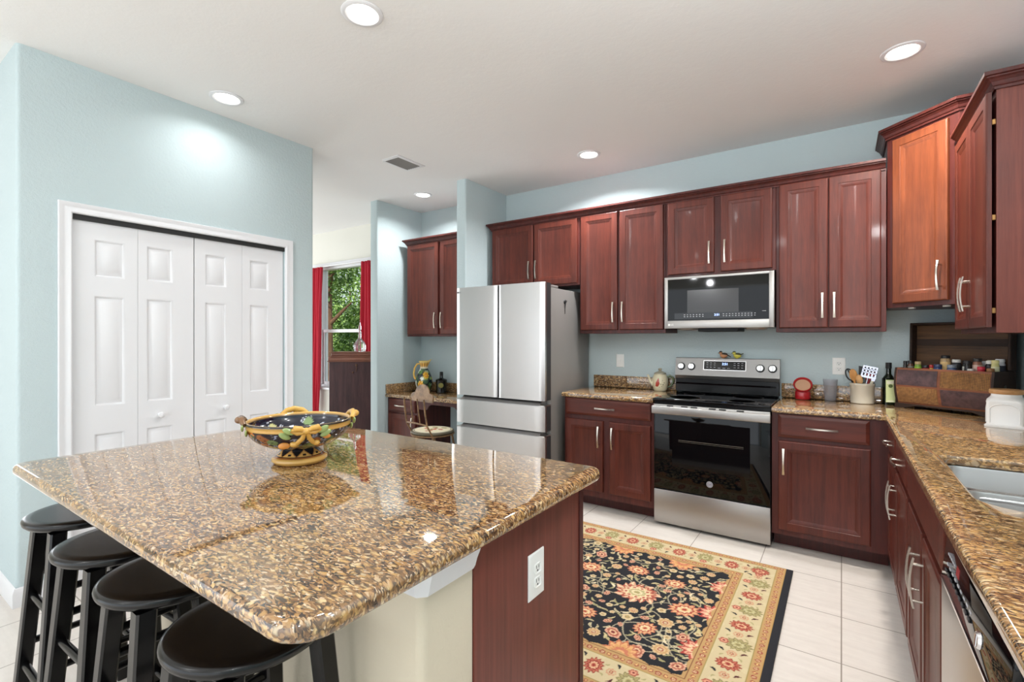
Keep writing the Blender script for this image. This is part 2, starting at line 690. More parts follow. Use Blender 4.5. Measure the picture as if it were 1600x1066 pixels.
def build_pattern(name, verts, faces, cols, material, parent=None, loc=None):
    """mesh with a painted pattern stored per vertex"""
    me = bpy.data.meshes.new(name)
    verts = np.asarray(verts, dtype=np.float64)
    if parent is not None:
        Mi = np.array(WM[parent.name].inverted())
        verts = verts @ Mi[:3, :3].T + Mi[:3, 3]
    faces = np.asarray(faces, dtype=np.int32)
    me.vertices.add(len(verts))
    me.vertices.foreach_set('co', verts.astype(np.float32).ravel())
    nf, kf = faces.shape
    me.loops.add(nf * kf)
    me.loops.foreach_set('vertex_index', faces.ravel())
    me.polygons.add(nf)
    me.polygons.foreach_set('loop_start', np.arange(0, nf * kf, kf, dtype=np.int32))
    me.polygons.foreach_set('loop_total', np.full(nf, kf, dtype=np.int32))
    me.update(calc_edges=True)
    me.validate()
    at = me.color_attributes.new('pattern', 'FLOAT_COLOR', 'POINT')
    c = np.asarray(cols, dtype=np.float64) / 255.0
    c = np.where(c <= 0.04045, c / 12.92, ((c + 0.055) / 1.055) ** 2.4)
    at.data.foreach_set('color', np.c_[c, np.ones(len(c))].astype(np.float32).ravel())
    me.polygons.foreach_set('use_smooth', np.ones(nf, dtype=bool))
    me.materials.append(material)
    o = bpy.data.objects.new(name, me)
    COL.objects.link(o)
    if parent is not None:
        o.parent = parent
        WM[o.name] = WM[parent.name].copy()
    elif loc is not None:
        o.location = loc
        WM[o.name] = Matrix.Translation(Vector(loc))
    return o


def rev_grid(prof, n, loc):
    """verts+quads of a surface of revolution; returns verts, faces, (theta, index) per vertex"""
    K = len(prof)
    th = np.linspace(0, 2 * PI, n, endpoint=False)
    V = np.zeros((K, n, 3))
    for i, (r, z) in enumerate(prof):
        V[i, :, 0] = loc[0] + r * np.cos(th)
        V[i, :, 1] = loc[1] + r * np.sin(th)
        V[i, :, 2] = loc[2] + z
    idx = np.arange(K * n).reshape(K, n)
    a = idx[:-1, :]
    b = np.roll(idx, -1, axis=1)[:-1, :]
    c = np.roll(idx, -1, axis=1)[1:, :]
    d = idx[1:, :]
    F = np.stack([a, b, c, d], -1).reshape(-1, 4)
    T = np.repeat(th[None, :], K, 0)
    return V.reshape(-1, 3), F, T

# ------------------------------------------------------------------ the room
def Q(name, fill, m):
    b = MB()
    fill(b)
    return struct(b.build(name, m, keep=True))


XR = 1.98
Q('floor', lambda b: b.box(-6.75, XR + .12, -7.2, 0.14, -0.1, 0), M['tile'])
Q('ceiling', lambda b: b.box(-6.75, XR + .12, -7.2, 0.14, H, H + .1), M['ceiling'])
Q('wall_back', lambda b: b.box(-3.05, XR + .12, 0, .14, 0, H), M['wall'])
WX0, WX1, WZ0, WZ1 = -5.03, -3.93, 0.67, 2.365


def _dining(b):
    b.box(-6.75, WX0, 0, .14, 0, H)
    b.box(WX1, -3.05, 0, .14, 0, H)
    b.box(WX0, WX1, 0, .14, 0, WZ0)
    b.box(WX0, WX1, 0, .14, WZ1, H)


Q('wall_north', _dining, M['cream_wall'])
Q('wall_right', lambda b: b.box(XR, XR + .12, -7.2, 0, 0, H), M['wall'])


def _rear(b):
    b.box(-6.75, -5.2, -7.2, -7.08, 0, H)
    b.box(1.9, XR + .12, -7.2, -7.08, 0, H)
    b.box(-5.2, 1.9, -7.2, -7.08, 2.4, H)


Q('wall_rear', _rear, M['cream_wall'])


def _far(b):
    b.box(-6.75, -6.63, -7.2, -3.8, 0, H)
    b.box(-6.75, -6.63, -0.6, 0, 0, H)
    b.box(-6.75, -6.63, -3.8, -0.6, 2.4, H)


Q('wall_far', _far, M['cream_wall'])


def arc(cx, cy, r, a0, a1, n=6):
    return [(cx + r * math.cos(R(a0 + (a1 - a0) * i / n)), cy + r * math.sin(R(a0 + (a1 - a0) * i / n))) for i in range(n + 1)]


LX, LY0, LY1 = -2.294, -3.535, -1.876      # closet block: face and ends
DY0, DY1, DZ = -3.321, -2.114, 2.03        # closet doorway


def _closet(b):
    r = 0.02
    lo = [(-3.1, LY0)] + arc(LX - r, LY0 + r, r, -90, 0) + [(LX, DY0), (LX - .1, DY0), (LX - .1, DY1), (LX, DY1)] + arc(LX - r, LY1 - r, r, 0, 90) + [(-3.1, LY1)]
    hi = [(-3.1, LY0)] + arc(LX - r, LY0 + r, r, -90, 0) + arc(LX - r, LY1 - r, r, 0, 90) + [(-3.1, LY1)]
    b.prism(lo, 0, DZ)
    b.prism(hi, DZ, H)


Q('wall_left', _closet, M['wall'])


def _stub(x0, x1):
    def f(b):
        r = 0.014
        y = -0.66
        b.prism([(x0, -.001)] + arc(x0 + r, y + r, r, 180, 270, 4) + arc(x1 - r, y + r, r, 270, 360, 4) + [(x1, -.001)], 0, H)
    return f


Q('wall_refrigerator', _stub(-1.872, -1.757), M['wall'])
Q('wall_nook', _stub(-3.105, -2.99), M['wall'])

# baseboards
BBP = [(0, 0), (.014, 0), (.014, .07), (.010, .082), (.006, .092), (0, .095)]
Q('baseboard_left', lambda b: (b.molding([(-3.1, LY0 - .0005), (LX + .0005, LY0 - .0005), (LX + .0005, DY0 - .058)], BBP),
                              b.molding([(LX + .0005, DY1 + .065), (LX + .0005, LY1 + .0005), (-3.1, LY1 + .0005)], BBP)), M['white'])
Q('baseboard_nook', lambda b: b.molding([(-3.1055, 0), (-3.1055, -.6605), (-2.9895, -.6605), (-2.9895, -.56)], BBP, side=1), M['white'])

# closet doorway casing
CAS = [(0, 0), (0, .012), (.006, .017), (.016, .017), (.022, .013), (.036, .012), (.044, .016), (.055, .018), (.058, .014), (.058, 0)]
Fc = frame((LX, 0, 0), (0, 1, 0), (0, 0, 1), (1, 0, 0))
Q('trim_1', lambda b: b.molding([(DY0, 0), (DY0, DZ), (DY1, DZ), (DY1, 0)], CAS, Fc, side=-1), M['white'])
Q('trim_2', lambda b: b.box(LX - .1, LX - .002, DY0, DY1, DZ - .028, DZ - .001), M['slot'])   # door track recess

# bifold closet door: two pairs of folding leaves
door = thing('door_1', 'white panelled bifold closet door', None, (LX - .045, (DY0 + DY1) / 2, 0))
struct(door)
leaf_w = (DY1 - DY0 - .01) / 4
rows = [(0.24, 0.818), (0.972, 1.592), (1.698, 1.908)]


def bifold_leaf(k):
    y0 = DY0 + .003 + leaf_w * k + (.004 if k > 1 else 0)
    F = frame((LX - .018, y0, .012), (0, 1, 0), (0, 0, 1), (1, 0, 0))
    w, h = leaf_w - .0015, 1.993
    lo = (.096, .060) if k in (0, 2) else (.043, .116)
    if k == 2: lo = (.062, .100)
    if k == 3: lo = (.052, .106)
    a0, a1 = lo[0], w - lo[1]
    b = MB()
    t = .034
    b.fbox(F, 0, a0, 0, h, -t, 0)
    b.fbox(F, a1, w, 0, h, -t, 0)
    zs = [0] + [z - .012 for r_ in rows for z in r_] + [h]
    for i in range(0, len(zs), 2):
        b.fbox(F, a0, a1, zs[i], zs[i + 1], -t, 0)
    for z0, z1 in rows:
        b.rings(sub(F, a0, z0 - .012), a1 - a0, z1 - z0, [(0, 0), (.004, -.001), (.012, -.010), (.016, -.010), (.034, -.002), (.036, -.0012)], t - .002)
    lf = b.build('leaf', M['white'], door)
    if k in (1, 2):
        yk = -2.909 if k == 1 else -2.531
        z = .889
        c = MB()
        c.lathe([(0, 0), (.011, .0), (.009, .006), (.007, .014), (.010, .020), (.0165, .026), (.018, .032), (.015, .038), (.007, .041), (0, .0415)], (LX - .018, yk, z), 20, rot=Matrix.Rotation(R(90), 3, 'Y'))
        c.build('knob', M['white'], lf)


for k in range(4):
    bifold_leaf(k)

# window of the breakfast room
win = struct(thing('window_1', 'white single hung window with trees outside', None, ((WX0 + WX1) / 2, 0.07, WZ0)))


def wbar(name, x0, x1, z0, z1, y0=.05, y1=.10, par=win):
    return MB().box(x0, x1, y0, y1, z0, z1, .003, 1).build(name, M['white'], par)


zm = 1.462
b = MB()
b.box(WX0, WX0 + .04, .03, .13, WZ0, WZ1)
b.box(WX1 - .04, WX1, .03, .13, WZ0, WZ1)
b.box(WX0 + .04, WX1 - .04, .03, .13, WZ0, WZ0 + .035)
b.box(WX0 + .04, WX1 - .04, .03, .13, WZ1 - .035, WZ1)
b.build('window_frame', M['white'], win)
b = MB()
b.box(WX0 + .04, WX1 - .04, .045, .10, zm - .022, zm + .022, .003, 1)
b.box(WX0 + .04, WX0 + .075, .05, .08, WZ0 + .035, zm - .022)
b.box(WX1 - .075, WX1 - .04, .05, .08, WZ0 + .035, zm - .022)
b.box(WX0 + .075, WX1 - .075, .05, .08, WZ0 + .035, WZ0 + .075)
b.build('lower_sash', M['white'], win)
M['pane'] = mat('window_glass', (255, 255, 255), 0.0, trans=1.0, ior=1.01, spec=0.1)
b = MB()
b.box(WX0 + .04, WX1 - .04, .090, .094, zm + .022, WZ1 - .035)
b.build('pane', M['pane'], win)
b = MB()
b.box(WX0 + .075, WX1 - .075, .062, .066, WZ0 + .075, zm - .022)
b.build('pane', M['pane'], win)
b = MB()
b.box(WX0 - .03, WX1 + .03, -.035, .03, WZ0 - .03, WZ0, .006, 2)
b.build('window_sill', M['white'], win)
Q('trim_3', lambda b: b.box(WX0 - .25, WX1 + .25, -.022, -.001, WZ1 + .004, WZ1 + .045, .004, 1), M['white'])

# ------------------------------------------------------------------ ceiling lights and vent
for i, ((x, y), w) in enumerate(zip(CANS, CAN_W)):
    if i == 0:
        root0 = thing('ceiling_light', '', 'ceiling light', (x, y, H), group='recessed ceiling lights')
        b = MB()
        b.lathe([(.066, -.0005), (.094, -.0005), (.094, -.004), (.088, -.008), (.074, -.008), (.068, -.003)], (x, y, H), 40)
        b.build('trim_ring', M['white'], root0)
        b = MB()
        b.lathe([(0, -.0045), (.05, -.0042), (.0665, -.003), (.0665, -.001), (0, -.001)], (x, y, H), 40)
        b.build('lens', M['lens'], root0)
        r = root0
    else:
        r = dup(root0, (x, y, H))
    r['label'] = ['round recessed ceiling light nearest the camera above the island',
                  'round recessed ceiling light close to the wall above the closet doors',
                  'small-looking recessed ceiling light over the cabinets above the refrigerator and range',
                  'recessed ceiling light inside the desk nook between the two short walls',
                  'recessed ceiling light in front of the raised corner cabinet'][i]
    sp = lamp('can_lamp', 'AREA', (x, y, H - .012), (0, 0, 0), w, CAN_C[i], 0.13, spread=R(150))

vx0, vx1, vy0, vy1 = -2.055, -1.835, -1.42, -1.11
vent = thing('ceiling_vent', 'white rectangular louvred air vent set in the ceiling', 'air vent', ((vx0 + vx1) / 2, (vy0 + vy1) / 2, H))
b = MB()
Fv = frame((0, 0, H - .0005), (1, 0, 0), (0, 1, 0), (0, 0, -1))
b.molding([(vx0 + .03, vy0 + .03), (vx1 - .03, vy0 + .03), (vx1 - .03, vy1 - .03), (vx0 + .03, vy1 - .03), (vx0 + .03, vy0 + .0301)], [(0, 0), (.03, 0), (.028, .004), (.004, .008), (0, .007)], Fv, side=1)
b.build('frame', M['white'], vent)
b = MB()
b.box(vx0 + .03, vx1 - .03, vy0 + .03, vy1 - .03, H - .0015, H - .0008)
b.build('duct_opening', M['slot'], vent)
b = MB()
for i in range(7):
    x = vx0 + .042 + i * .0228
    b.strip([(x, vy0 + .03, H - .005), (x, vy1 - .03, H - .005)], (.014, .0015), (.75, 0, .66))
b.build('slats', mat('grey_slats', (150, 150, 148), 0.5), vent)


# ------------------------------------------------------------------ cabinet parts
def pull(F, a, bb, parent, L=.165, vertical=True, material='nickel', c0=0.0):
    """bow pull centred at (a,bb) on the face frame F"""
    o, u, v, n = F
    ax = v if vertical else u
    cr = u if vertical else v
    c = o + u * a + v * bb + n * c0
    m = MB()
    N = 14
    pts, wh = [], []
    for i in range(N + 1):
        t = -1 + 2 * i / N
        pts.append(c + ax * (t * L / 2) + n * (.024 + .010 * (1 - t * t)))
        wh.append((.0095 + .0045 * t * t, .006))
    m.strip(pts, wh, cr)
    for s in (-1, 1):
        p = c + ax * (s * L * .36)
        m.cyl(p, p + n * .029, .0048, n=12)
    return m.build('handle', M[material], parent, ang=50)


DOOR_R = [(0, -.006), (.002, -.002), (.007, 0), (.049, 0), (.051, -.0025), (.055, -.003), (.074, -.0105), (.077, -.0115)]
DRAW_R = [(0, -.008), (.002, -.006), (.016, -.0008), (.019, 0)]


def cab_door(F, a0, a1, b0, b1, parent, handle=None, thick=.019, stain='cherry', name='door'):
    """F's plane is the cabinet face; the door stands on it"""
    b = MB()
    b.rings(sub(F, a0, b0, thick), a1 - a0, b1 - b0, DOOR_R, thick - .0005)
    d = b.build(name, M[stain], parent, ang=20)
    if handle:
        side, z = handle
        pull(F, a0 + .030 if side == 'l' else a1 - .030, z, d, c0=thick)
    return d


def cab_drawer(F, a0, a1, b0, b1, parent, handle=True, thick=.019, name='drawer'):
    b = MB()
    b.rings(sub(F, a0, b0, thick), a1 - a0, b1 - b0, DRAW_R, thick - .0005)
    d = b.build(name, M['cherry_h'], parent, ang=12)
    if handle:
        pull(F, (a0 + a1) / 2, (b0 + b1) / 2, d, vertical=False, c0=thick)
    return d


def upper_cabinet(x0, x1, z0, z1, doors, label, yf=-.325):
    t = thing('wall_cabinet', label, 'kitchen cabinet', ((x0 + x1) / 2, yf / 2, z0), group='cherry wall cabinets')
    F = FY(yf)
    MB().box(x0, x1, yf, -.001, z0, z1, .0015, 1).build('body', M['cherry_dark'], t)
    for a0, a1, b0, b1, sd, hz in doors:
        cab_door(F, a0, a1, b0, b1, t, (sd, hz))
    return t


upper_cabinet(-1.700, -.747, 1.822, 2.42, [(-1.685, -1.221, 1.840, 2.405, 'r', 1.985), (-1.207, -.769, 1.840, 2.405, 'l', 1.985)], 'short cherry wall cabinet with two doors above the refrigerator')
upper_cabinet(-.745, -.003, 1.397, 2.42, [(-.732, -.399, 1.425, 2.408, 'r', 1.572), (-.377, -.019, 1.425, 2.408, 'l', 1.572)], 'tall cherry wall cabinet between the refrigerator and the microwave')
upper_cabinet(-.001, .758, 1.830, 2.42, [(.016, .356, 1.846, 2.405, 'r', 1.991), (.403, .736, 1.846, 2.405, 'l', 1.991)], 'short cherry wall cabinet directly above the microwave')
upper_cabinet(.760, 1.367, 1.397, 2.42, [(.779, 1.061, 1.425, 2.412, 'r', 1.572), (1.066, 1.340, 1.425, 2.412, 'l', 1.572)], 'tall cherry wall cabinet between the microwave and the corner cabinet')
upper_cabinet(-2.880, -1.876, 1.377, 2.40, [(-2.868, -2.405, 1.40, 2.388, 'r', 1.548), (-2.372, -1.892, 1.40, 2.388, 'l', 1.548)], 'cherry wall cabinet hanging in the desk nook')

CRP = [(-.004, .0), (.006, .0), (.006, .011), (.011, .014), (.013, .018), (.017, .028), (.025, .038), (.033, .043), (.033, .048), (.042, .051), (.042, .066), (-.004, .066)]


def crown(path, z, name, label, parent=None, side=1):
    F = frame((0, 0, z), (1, 0, 0), (0, 1, 0), (0, 0, 1))
    o = MB().molding(path, CRP, F, side=side).build(name, M['cherry_dark'], parent, ang=14)
    if label:
        tag(o, label, 'crown moulding')
    return o


crown([(-1.702, -.001), (-1.702, -.327), (1.362, -.327)], 2.404, 'crown_moulding', 'long dark cherry crown moulding along the top of the cabinets above the range', side=1)
o = crown([(-2.882, -.001), (-2.882, -.327), (-1.876, -.327)], 2.384, 'crown_moulding', 'short cherry crown moulding on top of the desk nook cabinet', side=1)

# raised diagonal corner cabinet
dg = thing('corner_wall_cabinet', 'raised diagonal cherry corner wall cabinet with a single door', 'kitchen cabinet', (1.7, -.3, 1.54))
P0, P1 = Vector((1.372, -.325)), Vector((1.662, -.615))
MB().prism([(1.372, -.001), (P0.x, P0.y), (P1.x, P1.y), (1.979, -.615), (1.979, -.001)], 1.542, 2.595).build('body', M['cherry_dark'], dg)
s2 = math.sqrt(.5)
FD = frame((P0.x, P0.y, 0), (s2, -s2, 0), (0, 0, 1), (-s2, -s2, 0))
cab_door(FD, .045, .362, 1.567, 2.567, dg, ('r', 1.705), stain='cherry_lit')
crown([(1.368, -.001), (1.368, -.327), (1.660, -.619), (1.979, -.619)], 2.585, 'crown', None, dg, side=1)
for p in ((1.46, -.36), (1.60, -.50)):
    MB().cyl((p[0] + .03, p[1] + .03, 1.5425), (p[0] + .03, p[1] + .03, 1.534), .018, n=16).build('puck_light', M['plate'], dg)

# wall cabinet on the right wall
ec = thing('wall_cabinet', 'cherry wall cabinet on the right wall with its plain side panel toward the island', 'kitchen cabinet', (1.82, -.98, 1.375), group='cherry wall cabinets')
EX, EY0, EY1 = 1.668, -1.335, -.622
b = MB()
b.box(EX, 1.979, EY0, EY1, 1.377, 2.40, .001, 1)
b.build('body', M['cherry_dark'], ec)
b = MB()
Fs = frame((0, EY0, 0), (1, 0, 0), (0, 0, 1), (0, -1, 0))
b.fbox(Fs, EX, EX + .036, 1.377, 2.40, 0, .004)
b.fbox(Fs, EX + .036, 1.979, 1.377, 2.40, 0, .0015)
b.build('side_panel', M['island_panel'], ec)
FE = frame((EX - .012, 0, 0), (0, -1, 0), (0, 0, 1), (-1, 0, 0))
ymid = -.985
cab_door(FE, .655, -ymid - .002, 1.400, 2.385, ec, ('r', 1.565))
cab_door(FE, -ymid + .002, -EY0 - .004, 1.400, 2.385, ec, ('l', 1.565))
for z in (2.26, 1.86, 1.47):
    MB().box(EX - .0125, EX + .001, EY0 + .006, EY0 + .015, z - .012, z + .012, .002, 1).build('hinge', M['brass'], ec)
crown([(EX - .002, EY1), (EX - .002, EY0 - .006), (1.979, EY0 - .006)], 2.388, 'crown', None, ec, side=1)


# ------------------------------------------------------------------ base cabinets
def base_body(t, x0, x1, y0, y1, toe):
    """toe: box of the recessed plinth"""
    b = MB()
    b.box(x0, x1, y0, y1, .10, .878)
    b.build('body', M['cherry_dark'], t)
    MB().box(*toe, 0, .0995).build('plinth', M['cherry_dark'], t)


fb = thing('base_cabinet', 'cherry base cabinet with one drawer and two doors between refrigerator and range', 'kitchen cabinet', (-.375, -.3, 0), group='cherry base cabinets')
base_body(fb, -.742, -.004, -.610, -.001, (-.742, -.004, -.50, -.001))
F = FY(-.610)
cab_drawer(F, -.730, -.026, .742, .873, fb)
cab_door(F, -.724, -.402, .150, .707, fb, ('r', .585))
cab_door(F, -.349, -.026, .150, .707, fb, ('l', .585))

gb = thing('base_cabinet', 'cherry base cabinet with one drawer and one door right of the range', 'kitchen cabinet', (1.06, -.3, 0), group='cherry base cabinets')
base_body(gb, .764, 1.366, -.610, -.001, (.764, 1.366, -.50, -.001))
cab_drawer(F, .800, 1.272, .725, .870, gb)
cab_door(F, .802, 1.277, .135, .702, gb, ('l', .575))

BX = 1.371
FB = FX(BX)
hb = thing('base_cabinet', 'cherry base cabinet with two drawers and two doors beside the inside corner', 'kitchen cabinet', (1.67, -1.12, 0), group='cherry base cabinets')
base_body(hb, BX, 1.978, -1.632, -.001, (BX + .1, 1.978, -1.632, -.001))
cab_drawer(FB, .675, 1.115, .725, .870, hb)
cab_drawer(FB, 1.145, 1.605, .725, .870, hb)
cab_door(FB, .675, 1.115, .135, .702, hb, ('r', .560))
cab_door(FB, 1.145, 1.605, .135, .702, hb, ('l', .560))

sb = thing('base_cabinet', 'cherry sink base cabinet with a blank front panel and two doors beside the dishwasher', 'kitchen cabinet', (1.67, -2.05, 0), group='cherry base cabinets')
b = MB()
b.box(BX, BX + .02, -2.468, -1.634, .10, .878)
b.box(BX + .02, 1.978, -2.468, -2.45, .10, .878)
b.box(BX + .02, 1.978, -1.652, -1.634, .10, .878)
b.box(BX + .02, 1.978, -2.45, -1.652, .10, .12)
b.build('body', M['cherry_dark'], sb)
MB().box(BX + .1, 1.978, -2.468, -1.634, 0, .0995).build('plinth', M['cherry_dark'], sb)
cab_drawer(FB, 1.660, 2.440, .725, .870, sb, False, name='front_panel')
cab_door(FB, 1.660, 2.040, .135, .702, sb, ('r', .560))
cab_door(FB, 2.075, 2.440, .135, .702, sb, ('l', .560))

# dishwasher
dw = thing('dishwasher', 'stainless dishwasher with black control strip under the granite counter by the sink', 'dishwasher', (1.67, -2.78, 0))
DA0, DA1 = 2.474, 3.070
b = MB()
b.box(BX + .012, 1.975, -DA1, -DA0, .10, .872)
b.build('body', M['dark_grey'], dw)
MB().box(BX + .07, 1.95, -DA1, -DA0, 0, .0995).build('plinth', M['black'], dw)
b = MB()
b.fbox(FB, DA0 + .003, DA1 - .003, .11, .735, -.011, .022, .004, 2)
b.build('door', M['steel_v'], dw)
b = MB()
FP = frame((BX - .022, 0, .742), (0, -1, 0), (.10, 0, .99), (-.99, 0, .10))
b.fbox(FP, DA0 + .003, DA1 - .003, 0, .118, -.02, 0, .004, 2)
cp = b.build('control_panel', M['black_glass'], dw)
b = MB()
for i in range(9):
    b.fbox(FP, DA0 + .05 + i * .032, DA0 + .068 + i * .032, .030, .038, 0, .003, .001, 1)
b.build('buttons', M['dark_grey'], cp)
b = MB()
for i in range(9):
    b.fbox(FP, DA0 + .05 + i * .032, DA0 + .066 + i * .032, .047, .052, 0, .0005)
for i in range(5):
    b.fbox(FP, DA0 + .05 + i * .018, DA0 + .062 + i * .018, .072, .077, 0, .0005)
b.build('printed_marks', M['white_mark'], cp)
MB().fbox(FP, DA0 + .155, DA0 + .185, .062, .084, 0, .0006).build('red_label', mat('red_label', (150, 40, 44), .4), cp)
o_, u_, v_, n_ = FP
kc = o_ + u_ * (DA0 + .40) + v_ * .035
b = MB()
b.cyl(kc, kc + n_ * .005, .017, .015, 28)
b.fbox(sub(FP, DA0 + .40, .035), -.003, .003, -.013, .013, .004, .007, .001, 1)
b.build('knob', M['chrome'], cp)
b = MB()
b.fbox(FB, DA0 + .004, DA1 - .004, .736, .742, -.01, .024)
b.build('trim_strip', M['chrome'], dw)

# ------------------------------------------------------------------ countertops
CT0, CT1 = .8792, .917


def slab(outer, name, label, cat, z0=CT0, z1=CT1, hole=None, bev=.013, parent=None, m='granite'):
    bm = bmesh.new()
    loops = [outer] + ([hole] if hole else [])
    es = []
    for lp in loops:
        vs = [bm.verts.new((p[0], p[1], z0)) for p in lp]
        es += [bm.edges.new((vs[i], vs[(i + 1) % len(vs)])) for i in range(len(vs))]
    bmesh.ops.triangle_fill(bm, use_beauty=True, use_dissolve=False, edges=es)
    fs = bm.faces[:]
    r = bmesh.ops.extrude_face_region(bm, geom=fs)
    bmesh.ops.translate(bm, vec=(0, 0, z1 - z0), verts=[v for v in r['geom'] if isinstance(v, bmesh.types.BMVert)])
    bmesh.ops.recalc_face_normals(bm, faces=bm.faces[:])
    ed = [e for e in bm.edges if len(e.link_faces) == 2 and e.link_faces[0].normal.dot(e.link_faces[1].normal) < .3 and abs(e.verts[0].co.z - e.verts[1].co.z) < 1e-6]
    if bev:
        bmesh.ops.bevel(bm, geom=ed, offset=bev, segments=4, profile=.5, affect='EDGES')
    k = MB()
    k.bm.free()
    k.bm = bm
    o = k.build(name, M[m], parent, ang=40)
    if label:
        tag(o, label, cat)
    return o


def rrect(x0, x1, y0, y1, r, n=8):
    r = r if isinstance(r, (list, tuple)) else [r] * 4
    return arc(x0 + r[0], y0 + r[0], r[0], 180, 270, n) + arc(x1 - r[1], y0 + r[1], r[1], 270, 360, n) + arc(x1 - r[2], y1 - r[2], r[2], 0, 90, n) + arc(x0 + r[3], y1 - r[3], r[3], 90, 180, n)


lc = slab([(-.757, -.641), (-.003, -.641), (-.003, -.001), (-.757, -.001)], 'granite_countertop', 'short granite countertop between the refrigerator and the range', 'countertop')
b = MB()
b.box(-.757, -.003, -.021, -.0012, CT1 + .0003, 1.020, .003, 2)
b.build('backsplash', M['granite'], lc)

XE = 1.341
SX0, SX1, SY0, SY1 = 1.442, 1.872, -2.402, -1.722
mc = slab([(.765, -.641), (XE - .012, -.641), (XE, -.653), (XE, -3.30), (1.979, -3.30), (1.979, -.001), (.765, -.001)], 'granite_countertop',
          'long L-shaped granite countertop running from the range around the corner past the sink', 'countertop', hole=rrect(SX0, SX1, SY0, SY1, [.09, .09, .06, .03]), bev=.012)
b = MB()
b.box(.765, 1.978, -.021, -.0012, CT1 + .0003, 1.020, .003, 2)
b.box(1.958, 1.978, -3.30, -.022, CT1 + .0003, 1.020, .003, 2)
b.build('backsplash', M['granite'], mc)

# undermount sink
sk = thing('kitchen_sink', 'stainless double-bowl undermount sink set in the granite counter', 'sink', ((SX0 + SX1) / 2, (SY0 + SY1) / 2, .68))


def basin(y0, y1, zt, depth, name):
    out = rrect(SX0 - .004, SX1 + .004, y0, y1, .06, 8)
    bm = MB()
    def ring(ins, z):
        c = [(SX0 + SX1) / 2, (y0 + y1) / 2]
        w, h = (SX1 - SX0 + .008), (y1 - y0)
        return [bm.bm.verts.new((c[0] + (p[0] - c[0]) * (1 - 2 * ins / w), c[1] + (p[1] - c[1]) * (1 - 2 * ins / h), z)) for p in out]
    L = [ring(-.012, zt), ring(0, zt), ring(.002, zt - .006), ring(.012, zt - depth + .03), ring(.020, zt - depth + .008), ring(.04, zt - depth)]
    n = len(out)
    for A, B in zip(L[:-1], L[1:]):
        for i in range(n):
            bm._f([A[i], A[(i + 1) % n], B[(i + 1) % n], B[i]])
    bm._f(L[-1])
    return bm.build(name, M['sink_steel'], sk)


basin(-2.055, SY1 + .004, .8785, .20, 'basin')
basin(SY0 - .004, -2.085, .8785, .17, 'basin')
b = MB()
b.box(SX0 - .002, SX1 + .002, -2.090, -2.050, .845, .866, .008, 3)
b.build('divider', M['sink_steel'], sk)
b = MB()
b.cyl((1.66, -1.89, .6795), (1.66, -1.89, .683), .045, n=28)
b.cyl((1.66, -1.89, .683), (1.66, -1.89, .685), .03, n=24)
b.build('drain', M['chrome'], sk)

# ------------------------------------------------------------------ island
slab(rrect(-1.262, .474, -3.732, -2.608, [.055, .075, .05, .05]), 'island_countertop', 'large granite island top with rounded corners holding the painted bowl', 'countertop', CT0, CT1, bev=.015)
IX = .418
Q('wall_island', lambda b: b.prism([(-1.12, -3.408), (IX - .005 - .02, -3.408)] + arc(IX - .025, -3.388, .02, -90, 0, 5) + [(IX - .005, -3.242), (-1.12, -3.242)], 0, .8785), M['island_wall'])
TRP = [(0, 0), (.004, 0), (.010, .010), (.016, .030), (.024, .048), (.028, .062), (.028, .070), (0, .070)]
Fi = frame((0, 0, .808), (1, 0, 0), (0, 1, 0), (0, 0, 1))
Q('trim_4', lambda b: b.molding([(-1.12, -3.4085), (IX - .019, -3.4085), (IX - .0045, -3.394), (IX - .0045, -3.243)], TRP, Fi, side=1), M['white'])
ic = thing('island_cabinet', 'cherry island cabinet whose plain end panel carries an outlet', 'kitchen cabinet', (-.35, -2.95, 0))
MB().box(-1.12, IX - .006, -3.240, -2.680, .0, .8785).build('body', M['cherry_dark'], ic)
b = MB()
b.box(IX - .006, IX, -3.240, -2.690, .0, .8785, .001, 1)
b.build('end_panel', M['island_panel'], ic)
b = MB()
b.box(IX - .03, IX + .004, -2.690, -2.664, .0, .8785, .0015, 1)
b.build('end_stile', M['cherry_dark'], ic)
Fi2 = frame((0, -2.680, 0), (-1, 0, 0), (0, 0, 1), (0, 1, 0))
for i in range(3):
    a = -.38 + i * .5
    cab_drawer(Fi2, a + .02, a + .48, .725, .870, ic)
    cab_door(Fi2, a + .02, a + .48, .135, .702, ic, ('l', .56))


def outlet(F, a, bb, label, w=.072, h=.116, kind='duplex', group=None):
    o, u, v, n = F
    loc = o + u * a + v * bb
    t = thing('outlet_plate', label, 'wall outlet', loc, group=group)
    b = MB()
    b.rings(sub(F, a - w / 2, bb - h / 2, .006), w, h, [(0, -.003), (.003, -.0006), (.006, 0)], .0058)
    b.build('plate', M['plate'], t)
    xs = [0] if w < .1 else [-.022, .022]
    for x in xs:
        if kind == 'duplex':
            for s in (-1, 1):
                b = MB()
                FF = sub(F, a + x, bb + s * .0195, .006)
                b.fbox(FF, -.0155, .0155, -.0135, .0135, 0, .0015, .004, 2)
                sc = b.build('socket', M['plate'], t)
                b = MB()
                b.fbox(FF, -.0075, -.0050, -.001, .008, .0012, .0018)
                b.fbox(FF, .0050, .0075, -.001, .007, .0012, .0018)
                oo = FF[0]
                b.cyl(oo + v * -.0075 + n * .0012, oo + v * -.0075 + n * .0018, .003, n=10)
                b.build('slots', M['slot'], sc)
        else:
            b = MB()
            FF = sub(F, a + x, bb, .006)
            b.fbox(FF, -.006, .006, -.013, .013, 0, .002, .001, 1)
            b.fbox(FF, -.0045, .0045, .0, .009, .002, .009, .001, 1)
            b.build('switch', M['plate'], t)
    return t


